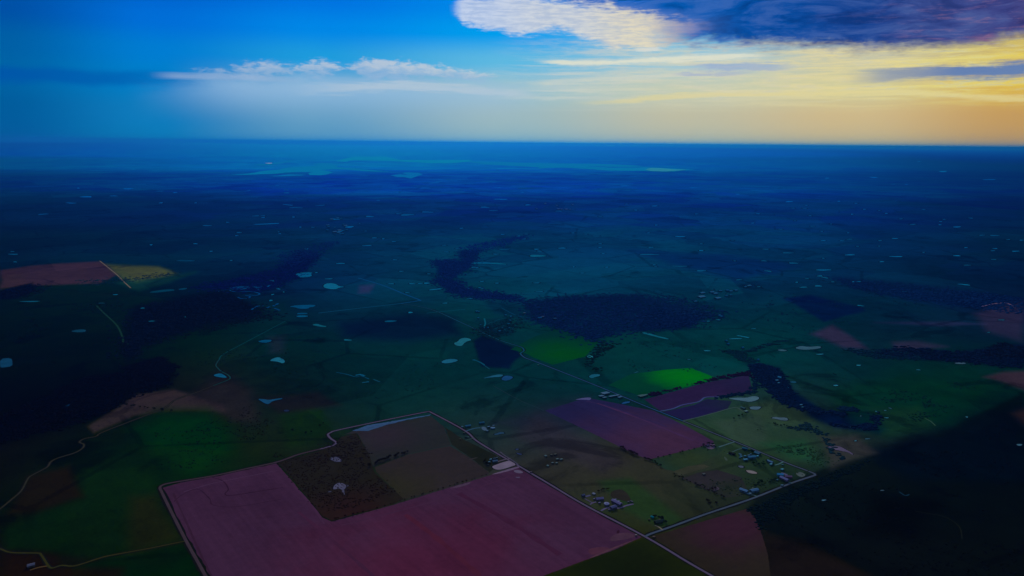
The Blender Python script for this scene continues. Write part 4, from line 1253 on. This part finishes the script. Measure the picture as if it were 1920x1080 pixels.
def tree(px, py, h, col, label, group):
    root, tr, cr = rt.choice(TREES)
    g = ground_point(px, py)
    s = h / 5.4
    r, (t2, c2) = copy_thing(root, (tr, cr), g, rt.uniform(0, 6.28), (s * rt.uniform(1.0, 1.35), s * rt.uniform(1.0, 1.35), s), label, 'tree', group)
    c2.material_slots[0].link = 'OBJECT'
    c2.material_slots[0].material = matte('leaves', tuple(1.9 * v + 0.002 for v in albedo_at(col, px, py)), 1.0, 0.0, 0.35, 1.5)


def hedge(pts, n, h, col, label, group, spread=1.0):
    L = [0.0]
    for a_, b_ in zip(pts, pts[1:]):
        L.append(L[-1] + math.hypot(b_[0] - a_[0], b_[1] - a_[1]))
    for k in range(n):
        d = L[-1] * (k + rt.uniform(0.1, 0.9)) / n
        for i in range(len(pts) - 1):
            if d <= L[i + 1] or i == len(pts) - 2:
                f = (d - L[i]) / (L[i + 1] - L[i])
                x = pts[i][0] + (pts[i + 1][0] - pts[i][0]) * f
                y = pts[i][1] + (pts[i + 1][1] - pts[i][1]) * f
                break
        tree(x + rt.gauss(0, spread), y + rt.gauss(0, spread * .4), h * rt.uniform(.65, 1.25), col, label, group)


hedge([(1160,838),(1178,847),(1195,855)], 8, 7, (20,18,28), 'small dark tree in the thin row on the left edge of the far purple field', 'trees on the left edge of the far purple field', .6)
hedge([(1205,860),(1228,866),(1238,876)], 9, 6, (16,20,24), 'small dark tree at the near corner of the far purple field', 'trees at the near corner of the far purple field', 1.2)
hedge([(1215,863),(1260,853),(1300,843),(1338,833)], 12, 4.5, (16,26,28), 'low bush along the near edge of the far purple field', 'bushes along the near edge of the far purple field', .5)
hedge([(1262,889),(1290,903),(1330,921),(1360,935)], 14, 5, (18,20,24), 'low bush on the diagonal boundary line between the brown fields', 'bushes on the diagonal boundary line', .8)
hedge([(692,874),(712,866),(735,858),(766,849)], 22, 6.5, (14,14,20), 'dark tree in the short belt across the field beside the scrub', 'trees in the short belt between the fallow and olive fields', 1.6)
hedge([(757,938),(800,925),(840,913),(880,901),(915,890)], 18, 4, (16,14,16), 'low dark bush in the line between olive field and purple field', 'bushes between the olive field and the big purple field', .4)
hedge([(620,976),(660,966),(705,955),(757,938)], 12, 4, (18,10,14), 'low dark bush where scrub meets the big purple field', 'bushes between the scrub and the big purple field', .5)
hedge([(1395,847),(1408,848),(1420,850)], 6, 8, (4,22,26), 'dark tree shading the crowded farmstead by the far road', 'trees at the crowded farmstead', 1.5)
hedge([(1405,868),(1425,872),(1440,862)], 9, 6, (8,30,26), 'green bush in the paddock behind the pale oval pond', 'bushes in the paddock behind the pale oval pond', 3.5)
hedge([(1415,912),(1428,905)], 5, 7, (6,20,20), 'dark tree behind the pair of long sheds by the cross road', 'trees behind the pair of long sheds', 1.6)
hedge([(1440,905),(1455,900)], 5, 6, (8,22,24), 'dark tree west of the pink roofed sheds', 'trees west of the pink roofed sheds', 1.6)
hedge([(1375,788),(1398,775)], 4, 6, (8,22,24), 'small dark tree at the end of the narrow northern drive', 'trees at the end of the northern drive', 1.5)
hedge([(1450,796),(1470,799),(1487,803)], 10, 5.5, (6,22,24), 'dark bush in the streak below the wavy pond', 'bushes in the streak below the wavy pond', 1.2)
hedge([(1490,848),(1505,845)], 4, 6, (10,30,26), 'round dark bush alone in the green pasture left of the pale pond', 'bushes in the green pasture left of the pale pond', 2.5)
hedge([(1225,970),(1240,972),(1248,980)], 6, 6, (8,14,12), 'dark tree round the small teal roofed homestead', 'trees round the small teal roofed homestead', 2.0)
hedge([(1118,923),(1135,918),(1142,918)], 7, 4.5, (16,18,18), 'low bush on the back edge of the roadside farmyard', 'bushes on the back edge of the roadside farmyard', .8)
hedge([(905,862),(912,870),(920,872)], 7, 5.5, (10,12,14), 'dark tree round the sheds beside the pale lagoon', 'trees beside the pale lagoon', 2.2)
hedge([(1328,921),(1336,918),(1345,916)], 4, 6, (22,20,28), 'dark bush round the pale star shaped clearing', 'bushes round the pale star shaped clearing', 1.8)
hedge([(1318,836),(1330,832),(1344,840)], 6, 5.5, (16,24,28), 'dark tree round the clearing on the purple field corner', 'trees round the clearing on the purple field corner', 1.6)
hedge([(600,790),(612,798),(570,815),(540,805)], 5, 7, (6,14,12), 'single dark bush in the green pasture left of the road bend', 'bushes in the green pasture left of the road bend', 3.0)
hedge([(225,760),(262,764),(282,767),(322,772)], 12, 7, (10,18,12), 'dark tree in the line across the pale brown clearing', 'trees across the pale brown clearing', 1.2)
hedge([(1335,945),(1340,950),(1345,944),(1322,940)], 5, 6, (18,18,22), 'dark bush in the brown field behind the cross road', 'bushes in the brown field behind the cross road', 2.0)

# ------------------------------------------------------------------ farm buildings
def gable_wall_mesh(h=1.0, rise=0.45):
    """Unit barn: 1 long (x), 1 wide (y), gable ends."""
    b = bmesh.new()
    prof = [(-.5, 0), (.5, 0), (.5, h), (0, h + rise), (-.5, h)]
    e0 = [b.verts.new((-.5, y, z)) for y, z in prof]
    e1 = [b.verts.new((.5, y, z)) for y, z in prof]
    b.faces.new(e0[::-1])
    b.faces.new(e1)
    for k in range(5):
        b.faces.new((e0[k], e0[(k + 1) % 5], e1[(k + 1) % 5], e1[k]))
    bmesh.ops.recalc_face_normals(b, faces=b.faces)
    return done(b, 'wall')


def gable_roof_mesh(h=1.0, rise=0.45):
    b = bmesh.new()
    t = 0.07
    for s in (-1, 1):
        y0, z0 = s * 0.56, h - 0.054 + 0.01
        y1, z1 = 0.0, h + rise + 0.01
        q = [(y0, z0), (y1, z1), (y1, z1 + t), (y0, z0 + t)]
        e0 = [b.verts.new((-.53, y, z)) for y, z in q]
        e1 = [b.verts.new((.53, y, z)) for y, z in q]
        b.faces.new(e0)
        b.faces.new(e1[::-1])
        for k in range(4):
            b.faces.new((e0[k], e1[k], e1[(k + 1) % 4], e0[(k + 1) % 4]))
    bmesh.ops.recalc_face_normals(b, faces=b.faces)
    return done(b, 'roof')


def box_mesh(name, *bxs):
    b = bmesh.new()
    for bx_ in bxs:
        box(b, *bx_)
    bmesh.ops.recalc_face_normals(b, faces=b.faces)
    return done(b, name)


def cyl_mesh(name, r0, r1, z0, z1, n=20):
    b = bmesh.new()
    lo = [b.verts.new((r0 * math.cos(2 * math.pi * k / n), r0 * math.sin(2 * math.pi * k / n), z0)) for k in range(n)]
    hi = [b.verts.new((r1 * math.cos(2 * math.pi * k / n), r1 * math.sin(2 * math.pi * k / n), z1)) for k in range(n)]
    for k in range(n):
        b.faces.new((lo[k], lo[(k + 1) % n], hi[(k + 1) % n], hi[k]))
    b.faces.new(lo[::-1])
    b.faces.new(hi)
    return done(b, name)


wallm = matte('painted boards', (0.20, 0.20, 0.22), 0.8, 0.2, 0.2, 0.5)
roofm = matte('sheet metal', (0.2, 0.22, 0.26), 0.5, 0.4, 0.15, 0.3)
darkm = matte('dark opening', (0.03, 0.03, 0.035), 0.6, 0.3, 0.1, 0.5)
PROTO = {}


def proto(kind):
    if kind in PROTO:
        return PROTO[kind]
    parts = []
    root = bpy.data.objects.new({'barn': 'barn', 'house': 'farmhouse', 'shed': 'farm_shed', 'tank': 'storage_tank', 'canopy': 'open_shed'}[kind], None)
    if kind == 'barn':
        parts += [link('wall', gable_wall_mesh(), [wallm], root), link('roof', gable_roof_mesh(), [roofm], root),
                  link('door', box_mesh('door', (0.5, 0.506, -0.22, 0.22, 0.0, 0.8)), [darkm], root),
                  link('door', box_mesh('door', (-0.1, 0.1, -0.512, -0.5, 0.0, 0.75)), [darkm], root)]
    elif kind == 'house':
        parts += [link('wall', gable_wall_mesh(.8, .5), [wallm], root), link('roof', gable_roof_mesh(.8, .5), [roofm], root),
                  link('chimney', box_mesh('chimney', (.18, .25, .08, .18, 1.0, 1.55)), [matte('brick', (0.2, 0.1, 0.08))], root),
                  link('door', box_mesh('door', (-.04, .04, -.512, -.5, 0.0, .6)), [darkm], root)]
        for x in (-.34, -.18, .18, .34):
            parts.append(link('window', box_mesh('window', (x - .045, x + .045, -.512, -.5, .28, .6)), [darkm], root))
    elif kind == 'shed':
        b = bmesh.new()
        pr = [(-.5, 0), (.5, 0), (.5, .8), (-.5, 1.0)]
        e0 = [b.verts.new((-.5, y, z)) for y, z in pr]
        e1 = [b.verts.new((.5, y, z)) for y, z in pr]
        b.faces.new(e0[::-1])
        b.faces.new(e1)
        for k in range(4):
            b.faces.new((e0[k], e0[(k + 1) % 4], e1[(k + 1) % 4], e1[k]))
        bmesh.ops.recalc_face_normals(b, faces=b.faces)
        parts.append(link('wall', done(b, 'wall'), [wallm], root))
        b = bmesh.new()
        q = [(-.58, 1.03), (.58, .80), (.58, .86), (-.58, 1.09)]
        e0 = [b.verts.new((-.55, y, z)) for y, z in q]
        e1 = [b.verts.new((.55, y, z)) for y, z in q]
        b.faces.new(e0)
        b.faces.new(e1[::-1])
        for k in range(4):
            b.faces.new((e0[k], e1[k], e1[(k + 1) % 4], e0[(k + 1) % 4]))
        bmesh.ops.recalc_face_normals(b, faces=b.faces)
        parts.append(link('roof', done(b, 'roof'), [roofm], root))
        parts.append(link('door', box_mesh('door', (-.15, .15, -.512, -.5, 0.0, .75)), [darkm], root))
    elif kind == 'tank':
        parts += [link('wall', cyl_mesh('wall', .5, .5, 0, .8), [wallm], root), link('roof', cyl_mesh('roof', .53, .05, .8, 1.1), [roofm], root),
                  link('hatch', cyl_mesh('hatch', .07, .07, 1.05, 1.16, 10), [darkm], root)]
    PROTO[kind] = (root, parts)
    return PROTO[kind]


def building(kind, p1, p2, width, height, roof, label, cat=None, group=None, wall=None):
    """A building whose long axis runs between two pixels of the photograph."""
    a_, b_ = ground_point(*p1), ground_point(*p2)
    c_ = (a_ + b_) / 2
    d = b_ - a_
    L = max(d.length, 3.0)
    if d.x < 0:
        d = -d
    root, parts = proto(kind)
    r, ch = copy_thing(root, parts, c_, math.atan2(d.y, d.x), (L, width, height), label, cat or {'barn': 'barn', 'house': 'farmhouse', 'shed': 'shed', 'tank': 'storage tank'}[kind], group)
    cx, cy = (p1[0] + p2[0]) / 2, (p1[1] + p2[1]) / 2
    rm_ = matte('sheet metal', albedo_at(roof, cx, cy), 0.7, 0.02, 0.12, 0.3)
    wm_ = matte('painted boards', albedo_at(wall or tuple(v * .62 for v in roof), cx, cy), 0.9, 0.02, 0.15, 0.5)
    for o in ch:
        nm = o.name.split('.')[0]
        if nm in ('roof', 'wall'):
            o.material_slots[0].link = 'OBJECT'
            o.material_slots[0].material = rm_ if nm == 'roof' else wm_
    return r


def at(ox, oy, s, x, y):
    return (ox + x / s, oy + y / s)


def small(ox, oy, s, x, y, w, height, roof, label, kind='shed', width=None, ang=None, group=None):
    px, py = at(ox, oy, s, x, y)
    g = ground_point(px, py)
    mpp = math.hypot(g.x, g.y, CAM_H) / FOCAL
    L = max(4.0, w / s * mpp)
    an = ang if ang is not None else ANG_B
    dv = Vector((math.cos(an), math.sin(an), 0)) * (L / 2)
    root, parts = proto(kind)
    cat = {'barn': 'barn', 'house': 'farmhouse', 'shed': 'shed', 'tank': 'storage tank'}[kind]
    r, ch = copy_thing(root, parts, g, an, (L, width or (L if kind == 'tank' else L * .7), height), label, cat, group)
    rm_ = matte('sheet metal', albedo_at(roof, px, py), 0.7, 0.02, 0.12, 0.3)
    wm_ = matte('painted boards', albedo_at(tuple(v * .62 for v in roof), px, py), 0.9, 0.02, 0.15, 0.5)
    for o in ch:
        nm = o.name.split('.')[0]
        if nm in ('roof', 'wall'):
            o.material_slots[0].link = 'OBJECT'
            o.material_slots[0].material = rm_ if nm == 'roof' else wm_


# the roadside farm in front of the big purple field
FA = (1080, 910, 10.59)
building('house', at(*FA, 398, 296), at(*FA, 540, 282), 9, 5, (74,72,112), 'grey roofed farmhouse in the yard of the roadside farm opposite the purple field')
building('barn', at(*FA, 725, 326), at(*FA, 895, 410), 9, 5, (72,72,114), 'longest narrow barn of the roadside farm opposite the purple field')
building('tank', at(*FA, 556, 392), at(*FA, 660, 392), 13, 5, (72,80,122), 'broad round tank beside the gravel yard of the roadside farm')
building('barn', at(*FA, 690, 480), at(*FA, 790, 448), 9, 5, (62,66,104), 'wide barn by the drive mouth of the roadside farm')
small(*FA, 362, 286, 34, 3, (66,70,108), 'small square shed just left of the grey farmhouse at the roadside farm')
small(*FA, 465, 362, 42, 3, (58,62,96), 'small shed between grey farmhouse and road at the roadside farm')
small(*FA, 780, 298, 38, 3.2, (62,68,108), 'small shed touching the upper end of the long narrow barn')
small(*FA, 842, 336, 48, 3.2, (62,72,110), 'small shed on the far side of the long narrow barn')
small(*FA, 352, 182, 60, 3, (66,78,106), 'pale low shed farthest back in the roadside farm', ang=ANG_A)
small(*FA, 143, 222, 62, 4, (58,66,100), 'low shed at the left end of the roadside farm drive', 'barn')
small(*FA, 1040, 340, 26, 2.6, (50,58,78), 'tiny shed left of the pair at the outer end of the farm track')
small(*FA, 1088, 326, 22, 2.6, (44,54,70), 'tiny shed standing back at the outer end of the farm track')
small(*FA, 1116, 338, 26, 2.6, (52,60,80), 'tiny shed at the very end of the farm track')
small(*FA, 658, 496, 34, 3, (66,66,98), 'small shed at the near corner of the wide barn by the drive mouth')
small(*FA, 1190, 1006, 34, 3, (84,80,96), 'tiny pale shed on the purple field corner by the road junction')
small(*FA, 1545, 1036, 50, 2.6, (48,42,46), 'low grey shed beside the road junction on the brown field', ang=ANG_B)
# the small homestead by the junction
building('barn', at(*FA, 1490, 640), at(*FA, 1545, 662), 5, 3.5, (16,96,116), 'small teal roofed shed of the homestead by the junction', 'shed')
building('house', at(*FA, 1566, 760), at(*FA, 1700, 728), 9, 5, (30,42,46), 'dark roofed farmhouse of the homestead by the junction')
small(*FA, 1722, 698, 30, 3, (44,64,76), 'tiny grey shed behind the dark roofed farmhouse by the junction')
small(*FA, 1450, 690, 30, 2.6, (36,48,44), 'low dull shed left of the dark roofed farmhouse by the junction')
# the farm halfway along the near road
FC = (850, 780, 9.0)
building('barn', at(*FC, 202, 190), at(*FC, 290, 176), 7, 4, (38,84,118), 'long blue roofed barn nearest the road beside the northern roadside drive')
building('barn', at(*FC, 435, 136), at(*FC, 520, 124), 7, 4, (34,78,108), 'blue roofed barn farthest from the road at the northern roadside farm')
small(*FC, 150, 192, 34, 3, (34,72,100), 'tiny shed right at the road by the northern roadside farm', ang=ANG_A)
building('tank', at(*FC, 628, 215), at(*FC, 704, 215), 12, 4, (38,74,112), 'round blue topped tank of the northern roadside farm')
small(*FC, 598, 194, 40, 3.5, (34,74,108), 'small shed between the yard and the round blue topped tank')
small(*FC, 678, 172, 34, 3, (34,74,108), 'small shed behind the round blue topped tank')
small(*FC, 570, 262, 40, 3.5, (34,68,98), 'small shed at the near end of the northern farmyard', ang=ANG_A)
small(*FC, 212, 368, 34, 3.4, (36,58,70), 'small cottage on the drive left of the near road', 'house')
small(*FC, 250, 370, 28, 3.2, (40,70,84), 'tiny shed beside the small cottage left of the near road')
small(*FC, 118, 402, 22, 3, (56,62,68), 'tiny pale shed alone left of the small cottage')
small(*FC, 183, 297, 30, 3, (24,42,50), 'tiny dark shed between the road and the small cottage')
small(*FC, 630, 746, 36, 3.5, (50,90,118), 'blue roofed shed at the back of the lagoon farm')
small(*FC, 690, 735, 50, 4, (46,62,80), 'dull roofed house among trees at the lagoon farm', 'house')
small(*FC, 735, 718, 30, 3.4, (50,68,90), 'small grey shed nearest the road at the lagoon farm')
building('barn', at(*FC, 660, 784), at(*FC, 742, 772), 7, 4, (62,82,112), 'long grey roofed barn lying along the pale lagoon')
small(*FC, 605, 790, 34, 3.4, (46,84,110), 'blue roofed shed left of the long barn by the lagoon')
small(*FC, 560, 801, 24, 3, (44,56,70), 'tiny shed farthest left at the lagoon farm')
small(*FC, 588, 835, 22, 3, (40,52,66), 'tiny shed nearest the viewer at the lagoon farm')
small(*FC, 1310, 954, 18, 2.6, (64,58,76), 'tiny pale shed at the roadside below the lagoon')
for k, (x, y, w) in enumerate(((1023,856,4.5),(1045,862,5),(1052.5,862.5,5),(1036,869,4),(1043.7,869.5,4),(1027,874.5,4.5),(1041,853,5),(1034,854,4))):
    px, py = x, y
    small(0, 0, 1.0, px, py, w, 3, (44,68,82) if k < 6 else (34,44,50), 'tiny grey shed in the loose cluster out on the brown field', group='sheds scattered on the brown field', ang=ANG_A if k in (0, 5) else ANG_B)
# the crowded farms inside the far corner
FE = (1330, 820, 9.0)
building('barn', at(*FE, 556, 196), at(*FE, 642, 214), 7, 4, (34,78,104), 'blue roofed barn at the bend of the loop drive in the far corner')
building('barn', at(*FE, 332, 272), at(*FE, 432, 300), 8, 4, (18,26,32), 'dark roofed barn at the end of the loop drive in the far corner')
building('barn', at(*FE, 648, 358), at(*FE, 770, 346), 9, 5, (48,94,130), 'bright blue roofed barn in the middle of the crowded farmstead')
building('shed', at(*FE, 578, 394), at(*FE, 640, 386), 6, 4, (38,90,128), 'blue roofed shed nearest the viewer in the crowded farmstead')
building('house', at(*FE, 770, 268), at(*FE, 852, 300), 10, 5, (34,76,104), 'blue roofed farmhouse by the road at the crowded farmstead')
small(*FE, 810, 331, 36, 3.5, (40,100,130), 'small bright shed at the near corner of the blue roofed farmhouse')
small(*FE, 520, 300, 44, 3, (30,66,92), 'low shed at the left back of the crowded farmstead', ang=ANG_A)
small(*FE, 536, 334, 36, 3, (34,80,112), 'small blue shed in the left row of the crowded farmstead', ang=ANG_A)
small(*FE, 514, 353, 26, 3, (32,72,98), 'smallest shed on the left rim of the crowded farmstead')
small(*FE, 600, 330, 36, 3.4, (34,82,114), 'small blue shed left of the middle barn in the crowded farmstead')
small(*FE, 662, 316, 36, 3.4, (34,64,90), 'dull shed behind the middle barn in the crowded farmstead')
small(*FE, 698, 298, 26, 3.4, (40,76,104), 'tiny shed beside the dark trees at the crowded farmstead')
building('barn', at(*FE, 980, 408), at(*FE, 1070, 448), 7, 4, (50,84,122), 'long blue grey barn at the end of the short slanted drive')
small(*FE, 1040, 469, 40, 3.5, (44,96,128), 'small bright shed in front of the long blue grey barn')
small(*FE, 1235, 475, 26, 3, (34,78,98), 'tiny shed alone near the short slanted drive')
small(*FE, 1228, 555, 48, 3.5, (36,88,112), 'small blue shed alone between the slanted drive and blue roofed barn')
building('barn', at(*FE, 1142, 650), at(*FE, 1242, 656), 10, 5, (36,96,142), 'brightest blue roofed barn near the far road corner')
building('barn', at(*FE, 1272, 680), at(*FE, 1388, 684), 8, 4, (80,62,92), 'pink roofed long shed near the far road corner')
building('barn', at(*FE, 1202, 694), at(*FE, 1328, 752), 9, 5, (66,74,118), 'long lilac roofed barn on the drive near the far road corner')
small(*FE, 1145, 729, 30, 3, (36,78,106), 'tiny blue shed left of the long lilac roofed barn')
small(*FE, 1226, 822, 42, 3, (38,66,92), 'low shed on the verge of the cross road below the lilac barn')
building('barn', at(*FE, 520, 898), at(*FE, 645, 942), 9, 5, (60,92,132), 'left of two long sheds beside the cross road, running away from it', 'barn')
building('barn', at(*FE, 698, 930), at(*FE, 815, 906), 9, 5, (58,90,128), 'right of two long sheds beside the cross road, parallel to it', 'barn')
small(*FE, 730, 873, 22, 3, (58,70,72), 'tiny pale shed behind the two long sheds by the cross road')
small(*FE, 672, 962, 60, 3, (50,78,104), 'low shed between the two long sheds and the cross road', ang=ANG_B)
small(1200, 700, 3.6, 430, 685, 18, 3, (44,56,68), 'tiny shed alone in the brown field left of the crowded farmstead')
small(1200, 700, 3.6, 455, 492, 22, 4, (60,58,86), 'small house on the pale clearing at the purple field corner', 'house')
small(1200, 700, 3.6, 490, 490, 24, 4, (66,58,84), 'low shed on the pale clearing at the purple field corner')
# northern drive, creek side and the sheds by the far ponds
FN = (1340, 690, 6.354)
building('barn', at(*FN, 315, 478), at(*FN, 362, 496), 7, 4, (36,70,84), 'grey barn at the end of the narrow northern drive')
small(*FN, 374, 521, 40, 3, (52,84,92), 'low pale shed just below the grey barn on the northern drive')
small(*FN, 775, 125, 40, 5, (22,86,128), 'tall blue roofed barn among trees by the creek', 'barn', ang=ANG_A)
small(*FN, 742, 155, 34, 4, (20,78,116), 'blue roofed shed left of the tall barn by the creek')
small(*FN, 762, 187, 26, 4, (22,80,116), 'small blue shed nearest the viewer by the creek')
small(*FN, 1030, 449, 28, 4, (26,78,112), 'small blue shed at the edge of the creek woods')
small(*FN, 1044, 477, 24, 4, (22,72,104), 'smaller shed below another at the edge of the creek woods')
small(0, 680, 2.7, 158, 1032, 26, 4, (62,66,92), 'pale roofed shed at the end of the track in the bottom left corner', 'barn')
for k, (x, y, w) in enumerate(((1130,940,46),(1105,958,30),(1125,968,24),(1165,961,26),(1187,957,24),(1207,954,24),(1222,966,26),(1360,957,40),(1385,952,24))):
    small(800, 460, 3.375, x, y, w, 4, (10,62,96) if k < 7 else (10,56,70), 'small blue roofed shed in the row along the far road' if k < 7 else 'low shed on the edge of the bright green field', group='sheds in the row along the far road' if k < 7 else 'sheds by the bright green field')
F6 = (880, 560, 6.75)
for k, (x, y, w, h) in enumerate(((92,172,36,6),(115,176,30,6),(110,255,24,5),(140,340,16,4),(190,378,16,4),(236,377,22,5),(522,234,34,5),(457,217,24,5),(515,285,26,5),(495,331,32,6),(380,420,30,5),(447,410,14,5),(505,378,22,4),(415,376,18,4),(545,395,14,4),(85,168,20,5))):
    small(*F6, x, y, w, h, (14,82,118), 'small blue roofed farmhouse in the hamlet beyond the long road', 'house', group='houses in the hamlet beyond the long road')
small(*F6, 890, 258, 50, 7, (14,74,124), 'blue roofed barn at the left edge of the dark wood', 'barn')
small(*F6, 930, 240, 30, 6, (6,60,104), 'small shed just behind the barn at the left edge of the dark wood')
small(*F6, 697, 190, 28, 5, (8,70,108), 'small shed at the corner of the dark wood beyond the hamlet')
small(*F6, 1080, 263, 44, 5, (6,58,100), 'low long shed inside the clearing of the dark wood', 'barn')
small(*F6, 872, 846, 20, 4, (18,88,100), 'tiny shed on the roadside below the green field')
for k, (x, y, w) in enumerate(((50,280,30),(105,275,28),(125,283,30),(140,310,34),(45,302,42),(155,268,20),(195,265,18),(215,270,22),(245,265,22),(215,293,18),(190,298,16),(10,330,22),(320,238,28),(300,245,20),(160,418,16),(150,412,18),(190,560,14),(200,578,14),(285,600,16),(375,670,14))):
    small(1300, 460, 3.097, x, y, w, 6, (10,78,120), 'pale roofed house in the distant hamlet right of the dark wood', 'house', group='houses in the distant hamlet right of the dark wood')
for k, (x, y, w) in enumerate(((735,595,18),(740,605,12),(733,628,14),(836,590,10),(858,625,14),(780,638,22),(810,628,22),(805,643,20),(830,652,16),(760,556,18),(800,548,16),(820,552,14),(780,610,10),(850,598,20))):
    small(400, 250, 3.43, x, y, w, 9, (8,78,126), 'pale building in the far village on the plain', 'house', group='buildings of the far village')
for k, (x, y, w) in enumerate(((640,490,20),(660,492,18),(690,492,20),(715,494,16),(630,468,16),(730,462,16),(500,488,16),(555,455,16))):
    small(860, 250, 3.43, x, y, w, 10, (2,66,132), 'faint pale building on the far plain below the lake', 'house', group='faint buildings below the lake')

for root, parts in list(PROTO.values()) + [(t[0], t[1:]) for t in TREES]:
    for p in parts:                                     # the pattern pieces themselves are not part of the place
        C.objects.unlink(p)

# ------------------------------------------------------------------ the air
HZ = 1
hz_me = bpy.data.meshes.new('haze')
bm = bmesh.new()
bmesh.ops.create_cube(bm, size=1.0)
for v in bm.verts:
    v.co = Vector((v.co.x * 640000, v.co.y * 640000, -1.0 if v.co.z < 0 else CAM_H + 260.0))
bm.to_mesh(hz_me)
bm.free()
haze = bpy.data.objects.new('haze', hz_me)
C.objects.link(haze)
haze['kind'] = 'stuff'
hm = bpy.data.materials.new('air')
hm.use_nodes = True
hm.node_tree.nodes.clear()
pv = hm.node_tree.nodes.new('ShaderNodeVolumePrincipled')
pv.inputs['Color'].default_value = (0.008, 0.12, 0.66, 1.0)
pv.inputs['Density'].default_value = 1.0 / 56000.0
pv.inputs['Anisotropy'].default_value = 0.6
pv.inputs['Absorption Color'].default_value = (0.0, 0.227, 0.0, 1.0)
ho = hm.node_tree.nodes.new('ShaderNodeOutputMaterial')
hm.node_tree.links.new(pv.outputs[0], ho.inputs['Volume'])
hz_me.materials.append(hm)
